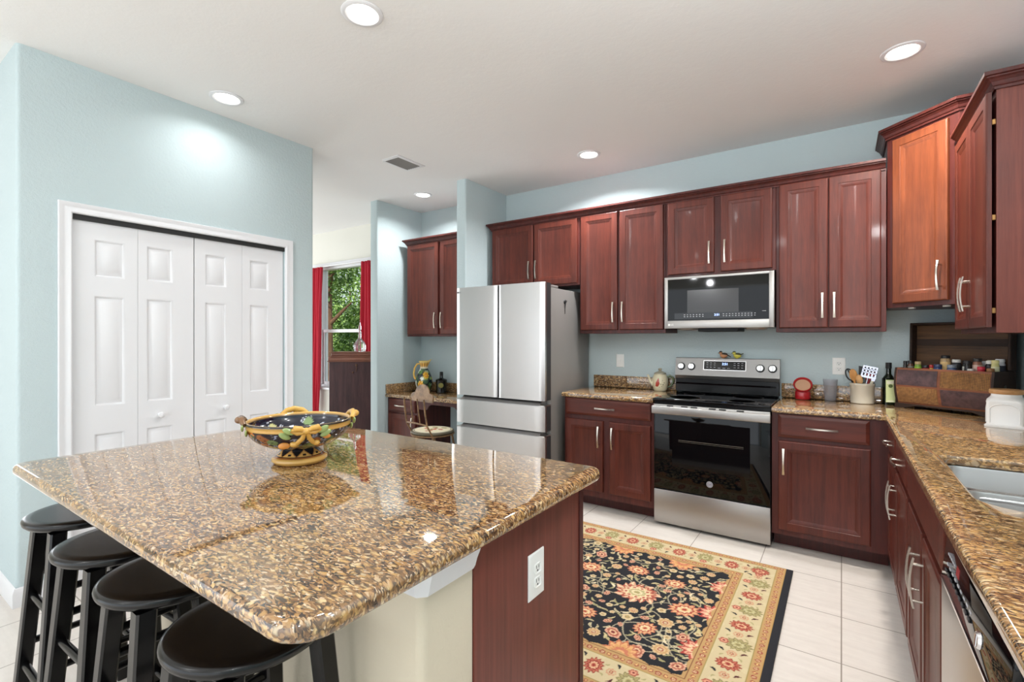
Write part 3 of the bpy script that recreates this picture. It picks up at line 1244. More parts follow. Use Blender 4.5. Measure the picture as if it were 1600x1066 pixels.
outlet(frame((IX, 0, 0), (0, 1, 0), (0, 0, 1), (1, 0, 0)), -2.964, .684, 'white duplex outlet plate on the end panel of the island', w=.082, h=.128)
outlet(FY(0), -.508, 1.155, 'small white wall plate above the counter between refrigerator and teapot', kind='switch')
outlet(FY(0), 1.120, 1.157, 'white duplex outlet plate on the wall left of the utensil crock', w=.078, h=.120)

# ------------------------------------------------------------------ refrigerator
fr = thing('refrigerator', 'stainless four-door refrigerator with a grey side panel', 'refrigerator', (-1.252, -.40, 0))
MB().box(-1.700, -.803, -.735, -.03, .03, 1.767, .004, 2).build('body', M['fridge_side'], fr)
MB().box(-1.69, -.81, -.70, -.05, .0, .0295).build('plinth', M['black'], fr)
FF_ = FY(-.748)


def fr_front(x0, x1, z0, z1, name, rr=.014):
    """gently crowned front with rounded vertical edges and dark sides"""
    bmx = MB()
    n = 18
    pts = []
    for i in range(n + 1):
        t = i / n
        x = x0 + (x1 - x0) * t
        e = min(t, 1 - t) * (x1 - x0)
        y = -.850 - .004 * math.sin(PI * t)
        if e < rr:
            y += (rr - math.sqrt(max(0, rr * rr - (rr - e) ** 2))) * .9
        pts.append((x, y))
    poly = pts + [(x1, -.835 + .02), (x0, -.835 + .02)]
    bmx.prism(poly, z0, z1)
    return bmx.build(name, M['steel_v'], fr, ang=50)


def fr_side(x0, x1, z0, z1, p):
    MB().box(x0 + .002, x1 - .002, -.8145, -.745, z0 + .002, z1 - .002).build('door_side', M['dark_grey'], p)


for x0, x1, z0, z1, nm in ((-1.710, -1.2545, .857, 1.803, 'door'), (-1.2515, -.796, .857, 1.803, 'door'), (-1.710, -.796, .612, .812, 'drawer'), (-1.710, -.796, .05, .570, 'drawer')):
    p = fr_front(x0, x1, z0, z1, nm)
    fr_side(x0, x1, z0, z1, p)
    if nm == 'drawer':
        # sloped grip ledge above each drawer front
        b = MB()
        b.prism([(-.845, z1), (-.845, z1 + .004), (-.800, z1 + .036), (-.745, z1 + .036), (-.745, z1)], x0 + .05, x1 - .05, frame((0, 0, 0), (0, 1, 0), (0, 0, 1), (1, 0, 0)))
        b.build('grip_ledge', M['steel'], p)
        b = MB()
        b.box(x0 + .002, x0 + .05, -.848, -.745, z1, z1 + .010)
        b.box(x1 - .05, x1 - .002, -.848, -.745, z1, z1 + .010)
        b.build('grip_cheeks', M['steel_v'], p)
MB().box(-1.255, -1.251, -.846, -.80, .86, 1.80).build('centre_gasket', M['black'], fr)
b = MB()
b.box(-.885, -.81, -.82, -.60, 1.768, 1.792, .004, 2)
b.build('hinge_cover', M['fridge_side'], fr)
b = MB()
b.box(-1.695, -1.62, -.82, -.60, 1.768, 1.792, .004, 2)
b.build('hinge_cover', M['fridge_side'], fr)
b = MB()
b.cyl((-1.687, -.8525, 1.762), (-1.687, -.8535, 1.762), .0085, n=20)
lg = b.build('badge', mat('badge_grey', (110, 100, 104), .4), fr)
text('lettering', 'LG', frame((-1.663, -.8540, 1.762), (1, 0, 0), (0, 0, 1), (0, -1, 0)), .019, mat('badge_letters', (118, 118, 120), .4), fr)

hk = thing('magnetic_hook', 'small black magnetic hook with a hanging tail on the refrigerator side', 'hook', (-.8028, -.50, 1.56))
b = MB()
b.cyl((-.8027, -.50, 1.664), (-.795, -.50, 1.664), .019, .016, 20)
b.build('magnet', M['matte_black'], hk)
b = MB()
b.tube([(-.797, -.50, 1.664), (-.788, -.50, 1.660), (-.785, -.497, 1.668), (-.786, -.492, 1.674)], .0025, 8)
b.build('hook_wire', M['matte_black'], hk)
b = MB()
b.tube([(-.795, -.50, 1.655), (-.799, -.501, 1.62), (-.800, -.50, 1.562)], [.0055, .0035, .002], 8)
b.build('tail', M['dark_grey'], hk)

# ------------------------------------------------------------------ range
rg = thing('electric_range', 'freestanding stainless electric range with black glass cooktop and oven door', 'range', (.38, -.33, 0))
RX0, RX1 = .0005, .7605
MB().box(RX0, RX1, -.612, -.025, .02, .905, .002, 1).build('body', M['black'], rg)
b = MB()
for x in (RX0 + .05, RX1 - .05):
    for y in (-.55, -.08):
        b.cyl((x, y, 0), (x, y, .0195), .018, n=14)
b.build('feet', M['black'], rg)
FR = FY(-.612)
b = MB()
b.fbox(FR, RX0 + .004, RX1 - .002, .022, .262, .0005, .024, .004, 2)
b.build('drawer', M['range_steel'], rg)
b = MB()
b.fbox(FR, RX0 + .004, RX1 - .002, .270, .880, .0005, .026, .003, 2)
od = b.build('door', M['black_glass'], rg)
b = MB()
b.fbox(FR, RX0 + .004, RX1 - .002, .818, .880, .026, .034, .003, 2)
b.build('top_rail', M['range_steel'], od)
b = MB()
for i, x in enumerate((.10, .20, .265, .385, .45, .56)):
    b.fbox(FR, x, x + .045, .867, .876, .0335, .0346)
b.build('vent_slots', M['slot'], od)
# oven window: lighter glass showing the rack inside
M['oven_window'] = mat('oven_window_glass', (12, 12, 14), .05, spec=.25)
MB().fbox(FR, .135, .640, .44, .765, .0255, .0266, .0004, 1).build('oven_window', M['oven_window'], od)
b = MB()
b.tube([(.18, -.6395, .632), (.60, -.6395, .632)], .0022, 6)
b.tube([(.18, -.6395, .622), (.60, -.6395, .622)], .0012, 6)
b.build('oven_rack', mat('rack_wire', (120, 116, 110), .4, .6), od)
b = MB()
b.fbox(FR, RX0 - .004, RX1 + .003, .812, .868, .048, .062, .005, 3)
for x in (RX0 + .03, RX1 - .03):
    b.fbox(FR, x - .012, x + .012, .828, .856, .033, .050, .002, 1)
b.build('handle', M['range_steel'], od)
c0 = Vector((.389, -.6385, .352))
b = MB()
b.cyl(c0, c0 + Vector((0, -.0012, 0)), .021, n=32)
lo = b.build('logo', mat('logo_silver', (205, 208, 214), .3, .5), od)
b = MB()
b.tube([c0 + Vector((.0165 * math.cos(a), -.0014, .0165 * math.sin(a))) for a in np.linspace(0, 2 * PI, 32, endpoint=False)], .0012, 6, closed=True)
b.build('logo_ring', mat('logo_blue', (50, 70, 120), .4), lo)
text('lettering', 'GE', frame(c0 + Vector((0, -.0014, 0)), (1, 0, 0), (0, 0, 1), (0, -1, 0)), .020, bpy.data.materials['logo_blue'], lo)
b = MB()
b.box(RX0 - .001, RX1 + .001, -.655, -.085, .906, .922, .005, 3)
ck = b.build('cooktop', M['black_glass'], rg)
M['burner_ring'] = mat('burner_ring', (70, 70, 72), .3)
for x, y, r_ in ((.19, -.50, .105), (.57, -.50, .085), (.19, -.23, .075), (.57, -.23, .100)):
    b = MB()
    b.lathe([(r_ - .0015, .9221), (r_ + .0015, .9221), (r_ + .0015, .9224), (r_ - .0015, .9224), (r_ - .0015, .9221)], (x, y, 0), 48)
    b.build('burner_ring', M['burner_ring'], ck)
# backguard
MB().box(RX0 + .006, RX1 - .004, -.085, -.024, .9225, 1.03, .003, 1).build('riser', M['black'], rg)
b = MB()
Fr_ = frame((0, 0, 0), (0, 1, 0), (0, 0, 1), (1, 0, 0))
b.prism([(-.090, .985), (-.024, .985), (-.024, .998), (-.090, .998)], RX0 + .008, RX1 - .006, Fr_)
b.build('riser_ridge', M['black_glass'], rg)
b = MB()
b.prism([(-.080, 1.020), (-.024, 1.020), (-.024, 1.198), (-.058, 1.198), (-.063, 1.195), (-.090, 1.056)], RX0 + .002, RX1 - .001, Fr_)
bgp = b.build('backguard', M['backguard_steel'], rg, ang=25)
nz = Vector((0, -.139, -.027)).normalized()
up = Vector((0, .027, .139)).normalized()
nn = Vector((0, -up.z, up.y))
FG = (Vector((0, -.090, 1.056)), Vector((1, 0, 0)), up, nn)
b = MB()
b.fbox(FG, .222, .532, .048, .124, 0, .0012)
b.build('display_bezel', M['chrome'], bgp)
b = MB()
b.fbox(FG, .226, .528, .052, .120, .0005, .002)
dp = b.build('display', M['black_glass'], bgp)
text('digits', '2:51', sub(FG, .382, .098, .0022), .026, M['blue_lit'], dp)
b = MB()
for x in (.245, .272, .299, .445, .472, .499):
    for z in (.070, .088, .104):
        b.fbox(FG, x, x + .014, z, z + .0028, .002, .0024)
for x in (.330, .365, .40):
    b.fbox(FG, x, x + .02, .064, .067, .002, .0024)
b.build('printed_marks', M['white_mark'], dp)
for x in (.050, .130, .630, .712):
    o_, u_, v_, n_ = FG
    c = o_ + u_ * x + v_ * .072
    b = MB()
    b.cyl(c, c + n_ * .004, .031, .030, 32)
    kb = b.build('knob', M['black'], bgp)
    b = MB()
    b.cyl(c + n_ * .004, c + n_ * .020, .024, .022, 32)
    b.fbox((c, u_, v_, n_), -.005, .005, -.022, .022, .019, .030, .003, 2)
    b.build('knob_cap', M['chrome'], kb)
b = MB()
for x in (.05, .13, .63, .712):
    b.fbox(FG, x - .008, x + .008, .028, .030, 0, .0004)
b.build('printed_marks', M['grey_mark'], bgp)

# ------------------------------------------------------------------ microwave
mw = thing('microwave', 'stainless over-the-range microwave with a black glass door', 'microwave', (.38, -.2, 1.43))
MX0, MX1, MZ0, MZ1 = .003, .7555, 1.430, 1.822
MB().box(MX0, MX1, -.350, -.002, MZ0 + .002, MZ1, .002, 1).build('body', M['black'], mw)
FM = FY(-.350)
b = MB()
# door frame as a ring of steel around the glass
gx0, gx1, gz0, gz1 = .030, .722, 1.489, 1.803
b.fbox(FM, MX0 + .001, gx0, MZ0, MZ1, .0005, .035, .003, 2)
b.fbox(FM, gx1, MX1 - .001, MZ0, MZ1, .0005, .035, .003, 2)
b.fbox(FM, gx0 - .002, gx1 + .002, MZ0, gz0, .0005, .035, .003, 2)
b.fbox(FM, gx0 - .002, gx1 + .002, gz1, MZ1, .0005, .035, .003, 2)
md = b.build('door', M['range_steel'], mw)
b = MB()
b.fbox(FM, gx0 - .001, gx1 + .001, gz0 - .001, gz1 + .001, .005, .033)
gl = b.build('glass', M['black_glass'], md)
MB().fbox(FM, .175, .53, 1.545, 1.715, .0325, .0333).build('window_mesh', mat('window_mesh', (40, 38, 37), .15), gl)
b = MB()
b.fbox(FM, .08, .62, 1.500, 1.545, .0325, .0334)
pn = b.build('control_strip', mat('control_strip', (12, 12, 14), .06), gl)
text('digits', '2:51', sub(FM, .385, 1.527, .0336), .022, M['blue_lit'], pn)
b = MB()
for zz in (1.516, 1.530):
    for i in range(7):
        x = .150 + i * .022
        b.fbox(FM, x, x + .010, zz, zz + .0035, .0334, .0337)
    for i in range(11):
        x = .425 + i * .0205
        b.fbox(FM, x, x + .009, zz, zz + .0035, .0334, .0337)
b.fbox(FM, .68, .705, 1.545, 1.5475, .0331, .0334)
b.build('printed_marks', M['white_mark'], pn)
b = MB()
cc = Vector((.040, -.3852, 1.458))
b.cyl(cc, cc + Vector((0, -.0008, 0)), .008, n=20)
b.build('badge', M['plate'], md)
text('lettering', 'LG', frame((.063, -.3855, 1.458), (1, 0, 0), (0, 0, 1), (0, -1, 0)), .018, M['plate'], md)
b = MB()
b.box(.24, .52, -.33, -.06, 1.405, 1.4315, .004, 1)
b.build('underside_vent', M['matte_black'], mw)
b = MB()
for x in (.14, .62):
    b.lathe([(0, 1.413), (.06, 1.414), (.075, 1.42), (.08, 1.4318)], (x, -.23, 0), 28, sy=.8)
b.build('filter_ring', M['range_steel'], mw)

# ------------------------------------------------------------------ bar stools
def make_stool(x, y, rz, label):
    t = thing('bar_stool', label, 'bar stool', (x, y, 0), rz, 'black bar stools along the island')
    Z = .748
    b = MB()
    b.lathe([(0, -.030), (.140, -.030), (.156, -.026), (.1635, -.018), (.1655, -.010), (.163, -.003), (.155, 0), (.13, .0005), (0, -.003)], (x, y, Z), 56)
    b.build('seat', M['black_wood'], t, ang=60)
    ca, sa = math.cos(rz), math.sin(rz)
    top, bot = .098, .150
    zt = Z - .0302

    def P(sx, sy, f, z):
        r_ = bot + (top - bot) * z / zt
        lx, ly = sx * r_ * f, sy * r_ * f
        return Vector((x + lx * ca - ly * sa, y + lx * sa + ly * ca, z))
    for sx, sy in ((-1, -1), (1, -1), (1, 1), (-1, 1)):
        b = MB()
        rows = []
        for z, h in ((0, .0195), (zt, .0215)):
            c = P(sx, sy, 1, z)
            q = []
            ch = .005
            for ax, ay in ((-1 + ch / h, -1), (1 - ch / h, -1), (1, -1 + ch / h), (1, 1 - ch / h), (1 - ch / h, 1), (-1 + ch / h, 1), (-1, 1 - ch / h), (-1, -1 + ch / h)):
                lx, ly = ax * h, ay * h
                q.append(b.bm.verts.new(c + Vector((lx * ca - ly * sa, lx * sa + ly * ca, 0))))
            rows.append(q)
        for i in range(8):
            b._f([rows[0][i], rows[0][(i + 1) % 8], rows[1][(i + 1) % 8], rows[1][i]])
        b._f(list(reversed(rows[0])))
        b._f(rows[1])
        b.build('leg', M['black_wood'], t, ang=25)
    cs = [(-1, -1), (1, -1), (1, 1), (-1, 1)]
    for i in range(4):
        for z in ((.22, .46) if i % 2 == 0 else (.29, .53)):
            b = MB()
            b.cyl(P(*cs[i], 1, z), P(*cs[(i + 1) % 4], 1, z), .0115, n=14)
            b.build('rung', M['black_wood'], t)
    return t


st = make_stool(.085, -3.590, R(2), 'black round-seat bar stool nearest the camera under the island corner')
dup(st, (-.310, -3.585, 0), R(-1), 'black round-seat bar stool second from the camera under the island edge')
dup(st, (-.668, -3.587, 0), R(2), 'black round-seat bar stool third from the camera under the island edge')
dup(st, (-1.086, -3.568, 0), R(0), 'black round-seat bar stool farthest left beside the blue wall corner')

# ------------------------------------------------------------------ painted bowl on the island
BXc, BYc, BZc = -.452, -3.143, CT1 + .0003
bw = thing('fruit_bowl', 'large footed majolica bowl painted dark blue and yellow with lemon handles on the island', 'bowl', (BXc, BYc, BZc))
NTH = 200


def sm(a, b, n, f=lambda t: t):
    return [(a[0] + (b[0] - a[0]) * f(i / n), a[1] + (b[1] - a[1]) * f(i / n)) for i in range(n)]


foot = [(.0, .0), (.070, .0)]
foot += sm((.083, .002), (.092, .012), 4) + sm((.092, .012), (.091, .020), 4) + sm((.091, .020), (.080, .027), 4) + sm((.080, .027), (.076, .030), 3) + sm((.076, .030), (.060, .047), 12) + sm((.060, .047), (.053, .054), 3)
body = [(.053, .055), (.060, .0555)]
for i in range(41):
    t = i / 40
    body.append((.060 + (.172 - .060) * math.sin(t * PI / 2) ** .92, .056 + .082 * (1 - math.cos(t * PI / 2)) ** .85))
body += [(.1745, .141), (.176, .147), (.1735, .151), (.168, .1515), (.164, .148)]
for i in range(1, 31):
    t = 1 - i / 30
    body.append((.162 * math.sin(t * PI / 2) ** .92, .063 + .080 * (1 - math.cos(t * PI / 2)) ** .85))
body[-1] = (0.0005, .063)
NAVY, YEL, ORG, GRN, CRM, BLK, WHT = (24, 25, 40), (212, 166, 90), (190, 114, 52), (112, 132, 84), (226, 212, 172), (24, 21, 22), (206, 210, 220)


def paint_foot(prof, T):
    K, n = T.shape
    c = np.zeros((K, n, 3))
    for i, (r, z) in enumerate(prof):
        if z < .0285:
            c[i] = YEL if .004 < z < .024 else (150, 92, 42)
        elif z < .031:
            c[i] = (60, 40, 30)
        elif z < .050:
            f = (z - .031) / .019
            ph = (T[i] * 9 / (2 * PI)) % 1.0
            arch = np.abs(ph - .5) * 2
            c[i] = BLK
            c[i][arch < 1 - f * .9] = (222, 170, 92)
            c[i][(arch < .22) & (f > .15) & (f < .45)] = BLK
            c[i][(arch > 1 - f * .9 - .12) & (arch < 1 - f * .9)] = (170, 110, 56)
        else:
            c[i] = NAVY
    return c.reshape(-1, 3)


def paint_bowl(prof, T):
    K, n = T.shape
    c = np.zeros((K, n, 3))
    r2 = random.Random(5)
    flow = []
    for k in range(46):
        flow.append((r2.random() * 2 * PI, r2.uniform(.064, .126), r2.choice([ORG, GRN, (84, 104, 66), (178, 134, 60), (204, 186, 110), (150, 90, 50)]), r2.uniform(.006, .015)))
    curls = [(r2.random() * 2 * PI, r2.uniform(.068, .136), r2.uniform(.005, .010)) for _ in range(150)]
    icurls = [(r2.random() * 2 * PI, r2.uniform(.06, .155), r2.uniform(.005, .009)) for _ in range(70)]
    ileaf = [(r2.random() * 2 * PI, r2.uniform(.05, .15), r2.choice([GRN, (132, 154, 104), ORG, (190, 186, 130)]), r2.uniform(.005, .011)) for _ in range(34)]
    top = max(range(K), key=lambda i: prof[i][1])
    for i, (r, z) in enumerate(prof):
        th = T[i]
        if i <= top - 3:
            c[i] = NAVY
            if z < .058:
                c[i] = (150, 160, 190)
            elif z > .128:
                c[i] = YEL if z < .143 else BLK
            else:
                for a, zz, w in curls:
                    d = np.hypot(((th - a + PI) % (2 * PI) - PI) * max(r, .05), z - zz)
                    c[i][(d > w * .55) & (d < w * .85)] = (150, 156, 176)
                for a, zz, col, w in flow:
                    da = ((th - a + PI) % (2 * PI) - PI) * r
                    d = np.hypot(da / 1.6, (z - zz) * 1.1)
                    c[i][d < w] = col
                    c[i][(d < w * .25)] = tuple(int(v * .7) for v in col)
        elif z > .1455:
            c[i] = YEL
            if i < top: c[i] = BLK
        else:
            c[i] = (20, 22, 40)
            if z > .143:
                c[i] = YEL
            else:
                for a, rr, w in icurls:
                    d = np.hypot(((th - a + PI) % (2 * PI) - PI) * max(r, .02), r - rr)
                    c[i][(d > w * .5) & (d < w * .8)] = WHT
                for a, rr, col, w in ileaf:
                    d = np.hypot(((th - a + PI) % (2 * PI) - PI) * max(r, .02) / 1.7, r - rr)
                    c[i][d < w] = col
    return c.reshape(-1, 3)


V, Fq, T = rev_grid(foot, NTH, (BXc, BYc, BZc))
build_pattern('foot', V, Fq, paint_foot(foot, T), M['majolica'], bw)
V, Fq, T = rev_grid(body, NTH, (BXc, BYc, BZc))
build_pattern('bowl', V, Fq, paint_bowl(body, T), M['majolica'], bw)
M['lemon'] = mat('lemon_glaze', (212, 164, 78), .2, coat=.4)
M['orange_glaze'] = mat('orange_glaze', (206, 134, 58), .2, coat=.4)
M['leaf_glaze'] = mat('leaf_glaze', (150, 168, 104), .2, coat=.4)
M['brown_glaze'] = mat('brown_glaze', (120, 84, 52), .25, coat=.4)
viewa = math.atan2(-4.134 - BYc, 1.136 - BXc)


def garland(a, style):
    """relief of knotted fruit at the rim"""
    ca, sa = math.cos(a), math.sin(a)

    def P(rr, t, z):   # radial, tangential, up
        return Vector((BXc + rr * ca - t * sa, BYc + rr * sa + t * ca, BZc + z))
    b = MB()
    if style == 'bow':
        for s in (-1, 1):
            b.tube([P(.182, s * .004, .137), P(.190, s * .018, .146), P(.186, s * .034, .148), P(.176, s * .042, .140), P(.180, s * .026, .131), P(.184, s * .008, .133)], [.007, .009, .010, .009, .008, .007], 10)
            b.tube([P(.182, s * .004, .134), P(.172, s * .010, .112), P(.154, s * .024, .094), P(.146, s * .030, .090)], [.007, .008, .008, .006], 10)
            b.ball(P(.147, s * .034, .091), .0125, 1.1, 1, .8)
        b.ball(P(.184, 0, .137), .0125, 1, 1.1, .9)
    else:
        b.tube([P(.170, -.045, .146), P(.178, -.028, .158), P(.182, 0, .164), P(.178, .028, .158), P(.170, .045, .146)], [.008, .010, .011, .010, .008], 10)
        b.ball(P(.188, -.008, .158), .014, 1.2, 1, .9)
        b.ball(P(.184, .016, .160), .012, 1, 1.2, .9)
    g = b.build('fruit_handle', M['lemon'] if style != 'dark' else M['brown_glaze'], bw, ang=60)
    b = MB()
    for s in (-1, 1):
        for kk in range(2):
            c = P(.176 - kk * .012, s * (.052 + .010 * kk), .138 - .016 * kk)
            b.ball(c, .016, .3, 1.2, .6, rot=Matrix.Rotation(a, 3, 'Z') @ Matrix.Rotation(s * .5, 3, 'X'))
    b.build('leaves', M['leaf_glaze'], g, ang=60)
    if style == 'bow':
        for p_, r_ in ((P(.181, -.024, .145), .012), (P(.146, -.062, .088), .014), (P(.156, .066, .110), .010)):
            MB().ball(p_, r_, .5, 1.3, .8, rot=Matrix.Rotation(a, 3, 'Z')).build('fruit', M['orange_glaze'], g, ang=60)


garland(viewa + R(6), 'bow')
garland(viewa + R(96), 'loop')
garland(viewa + R(-88), 'dark')
garland(viewa + R(186), 'loop')

# ------------------------------------------------------------------ rug
RUX0, RUX1, RUY0, RUY1 = -1.38, .905, -2.430, -.905
ST = .0036


def make_rug():
    nx = int((RUX1 - RUX0) / ST)
    ny = int((RUY1 - RUY0) / ST)
    xs = np.linspace(RUX0 + .004, RUX1 - .004, nx)
    ys = np.linspace(RUY0 + .004, RUY1 - .004, ny)
    cx, cy = (RUX0 + RUX1) / 2, (RUY0 + RUY1) / 2
    X, Y = np.meshgrid(xs - cx, ys - cy)
    hx, hy = (RUX1 - RUX0) / 2, (RUY1 - RUY0) / 2
    r2 = random.Random(11)
    BK, CR, TAN, RUST, DRED, OLV, GOLD, PALE = (26, 26, 32), (208, 190, 150), (200, 158, 108), (172, 94, 74), (128, 48, 44), (148, 138, 94), (190, 152, 100), (218, 188, 144)
    img = np.zeros((ny, nx, 3))
    img[:] = BK
    dx = hx - np.abs(X)      # distance to the short ends
    dy = hy - np.abs(Y)
    e = np.minimum(dx - .034, dy - .004)    # distance inside the binding

    def stamp(px, py, rad, fn):
        """fn(dx,dy)-> list of (mask,color)"""
        i0, i1 = np.searchsorted(xs - cx, [px - rad, px + rad])
        j0, j1 = np.searchsorted(ys - cy, [py - rad, py + rad])
        if i0 >= i1 or j0 >= j1:
            return
        u = X[j0:j1, i0:i1] - px
        v = Y[j0:j1, i0:i1] - py
        for m, c in fn(u, v):
            img[j0:j1, i0:i1][m] = c

    def flower(px, py, R_, n, cols, ph=0.0, sx=1.0, sy=1.0, rot=0.0):
        def fn(u, v):
            a = u * math.cos(rot) + v * math.sin(rot)
            b_ = -u * math.sin(rot) + v * math.cos(rot)
            a, b_ = a / sx, b_ / sy
            d = np.hypot(a, b_)
            th = np.arctan2(b_, a) + ph
            lob = .80 + .20 * np.abs(np.cos(th * n / 2))
            out = []
            for k, (f, col) in enumerate(cols):
                lb = lob if k % 2 == 0 else (.84 + .16 * np.abs(np.sin(th * n / 2)))
                out.append((d < R_ * f * lb, col))
            # petal veins
            out.append(((np.abs(np.sin(th * n / 2)) < .16) & (d > R_ * .42) & (d < R_ * .82), cols[1][1]))
            return out
        stamp(px, py, R_ * max(sx, sy) * 1.1, fn)

    def leaf(px, py, L, w, rot, col, core=None):
        def fn(u, v):
            a = u * math.cos(rot) + v * math.sin(rot)
            b_ = -u * math.sin(rot) + v * math.cos(rot)
            t = (a + L / 2) / L
            half = w * np.sin(np.clip(t, 0, 1) * PI) ** .8 / 2
            bend = .18 * L * np.sin(np.clip(t, 0, 1) * PI)
            m = (t > 0) & (t < 1) & (np.abs(b_ - bend) < half)
            o = [(m, col)]
            if core:
                o.append((m & (np.abs(b_ - bend) < half * .35), core))
            return o
        stamp(px, py, L, fn)

    def line(pts, w, col):
        for (x0, y0), (x1, y1) in zip(pts[:-1], pts[1:]):
            n = max(1, int(math.hypot(x1 - x0, y1 - y0) / (ST * .8)))
            for k in range(n + 1):
                px, py = x0 + (x1 - x0) * k / n, y0 + (y1 - y0) * k / n
                stamp(px, py, w, lambda u, v: [(np.hypot(u, v) < w * .62, col)])

    def palmette(px, py, R_, rot, cols):
        def fn(u, v):
            a = u * math.cos(rot) + v * math.sin(rot)
            b_ = -u * math.sin(rot) + v * math.cos(rot)
            a = a / 1.25
            d = np.hypot(a, b_)
            th = np.arctan2(b_, a)
            saw = np.abs(((th * 13 / (2 * PI)) % 1) - .5) * 2
            saw2 = np.abs(((th * 9 / (2 * PI)) % 1) - .5) * 2
            o = [(d < R_ * (.72 + .28 * saw), cols[0]), (d < R_ * (.60 + .24 * saw), cols[1]), (d < R_ * (.48 + .16 * saw2), cols[2]), (d < R_ * (.36 + .12 * saw2), cols[3]), (d < R_ * .24, cols[1]), (d < R_ * .15, cols[2])]
            o.append(((saw2 < .12) & (d > R_ * .3) & (d < R_ * .7), cols[0]))
            return o
        stamp(px, py, R_ * 1.4, fn)
    # --- field
    fx, fy = hx - .290, hy - .290
    # scrolling vines
    for k in range(70):
        px, py = r2.uniform(-fx, fx), r2.uniform(-fy, fy)
        a = r2.random() * 2 * PI
        pts = []
        cur = r2.choice([-1, 1]) * r2.uniform(6, 11)
        for q in range(26):
            pts.append((px, py))
            px += .013 * math.cos(a)
            py += .013 * math.sin(a)
            a += cur * .013 * (1 + .6 * math.sin(q * .5))
        line(pts, .0046, (178, 168, 140))
    spots = []

    def free(px, py, r_):
        return all(math.hypot(px - a, py - b_) > (r_ + c) * .98 for a, b_, c in spots)
    # big palmettes: one per 0.7 m along the middle, halves along the guard
    palc = [(170, 84, 66), (228, 178, 140), (236, 208, 160), (182, 170, 118)]
    for px in (-.88, -.36, .16 + .325, 1.0):
        pass
    bigs = [(.480, .017, .105), (-.16, .0, .115), (-.78, .02, .105)]
    for px, py, r_ in bigs:
        for q in range(14):
            a = q * 2 * PI / 14 + .2
            rr_ = r_ * (.78 if q % 2 else .92)
            leaf(px + rr_ * .82 * 1.2 * math.cos(a), py + rr_ * .82 * math.sin(a), r_ * .62, r_ * .34, a, (176, 92, 72) if q % 2 else (216, 160, 128), (232, 206, 166))
        palmette(px, py, r_ * .80, 0.3, palc)
        for q in range(9):
            a = q * 2 * PI / 9
            flower(px + r_ * .46 * 1.2 * math.cos(a), py + r_ * .46 * math.sin(a), r_ * .15, 5, [(1, (236, 214, 174)), (.55, (180, 96, 74))], q)
        flower(px, py, r_ * .30, 8, [(1, (186, 174, 128)), (.75, (230, 212, 170)), (.45, (170, 156, 104))], 0, 1.3, 1)
        spots.append((px, py, r_ * 1.2))
    for px, py, r_ in [(.73, -.01, .066), (.155, .145, .06), (.16, -.17, .055), (.33, -.30, .052), (-.46, .16, .06), (-.47, -.15, .06), (.62, .22, .05), (.40, .26, .055), (.62, -.27, .05)]:
        palmette(px, py, r_, r2.random() * 6, [(200, 120, 92), (226, 182, 130), (170, 66, 54), (230, 206, 160)])
        spots.append((px, py, r_))
    for r_ in (.040, .032, .025, .019, .015):
        for k in range((30, 60, 160, 500, 700)[(.040, .032, .025, .019, .015).index(r_)]):
            px, py = r2.uniform(-fx, fx), r2.uniform(-fy, fy)
            if free(px, py, r_ + .013):
                spots.append((px, py, r_))
                kind = r2.random()
                if kind < .45:
                    flower(px, py, r_, r2.choice([7, 8, 9, 10]), [(1, PALE), (.80, TAN), (.52, PALE), (.36, RUST), (.2, CR)], r2.random() * 3)
                elif kind < .72:
                    flower(px, py, r_, 6, [(1, (222, 170, 140)), (.72, RUST), (.48, (230, 190, 150)), (.26, DRED)], r2.random() * 3, 1.2, .85, r2.random() * 3)
                else:
                    flower(px, py, r_ * .95, 5, [(1, CR), (.7, PALE), (.42, OLV), (.2, TAN)], r2.random() * 3)
    for k in range(1500):
        px, py = r2.uniform(-fx, fx), r2.uniform(-fy, fy)
        if free(px, py, .011):
            spots.append((px, py, .010))
            leaf(px, py, r2.uniform(.034, .056), r2.uniform(.009, .015), r2.random() * 2 * PI, r2.choice([CR, (206, 190, 140), (176, 168, 122), (230, 214, 176)]), r2.choice([None, OLV, (150, 140, 96)]))
    fieldmask = e > .250
    # half palmettes springing from the inner guard
    for px in np.arange(-.9, 1.0, .36):
        for s in (-1, 1):
            palmette(px + .05, s * (fy + .035), .085, -s * PI / 2, [(196, 118, 84), (226, 172, 116), (214, 160, 100), (200, 120, 90)])
    for py in (-.30, 0.03, .32):
        for s in (-1, 1):
            palmette(s * (fx + .03), py, .085, 0 if s > 0 else PI, [(178, 70, 60), (230, 170, 140), (236, 200, 160), (196, 110, 84)])
    keep = img.copy()
    scal = .250 + .014 * np.abs(np.sin(X * 2 * PI / .18)) * (dy < dx) + .014 * np.abs(np.sin(Y * 2 * PI / .18)) * (dy >= dx)
    # --- borders
    bo = e < scal
    img[bo] = GOLD
    main = (e > .045) & (e < .198)
    img[main] = CR
    mott = (np.sin(X * 61) * np.sin(Y * 53) > .55) & main
    img[mott] = (212, 196, 156)
    # guard rosettes
    per = .030
    for along_x in (True, False):
        for s in (-1, 1):
            for off, rr in ((.0225, .0125), (.222, .0140)):
                L = (hx - .034 - off) if along_x else (hy - .004 - off)
                n = int(2 * L / per)
                for k in range(n + 1):
                    q = -L + 2 * L * k / n
                    px, py = (q, s * (hy - .004 - off)) if along_x else (s * (hx - .034 - off), q)
                    if k % 2:
                        flower(px, py, rr, 5, [(1, (158, 78, 60)), (.5, PALE), (.25, RUST)], k)
                    else:
                        flower(px, py, rr * .8, 4, [(1, (160, 84, 66)), (.5, (226, 186, 120))], k)
    # border palmettes, rosettes and hooks
    per = .152
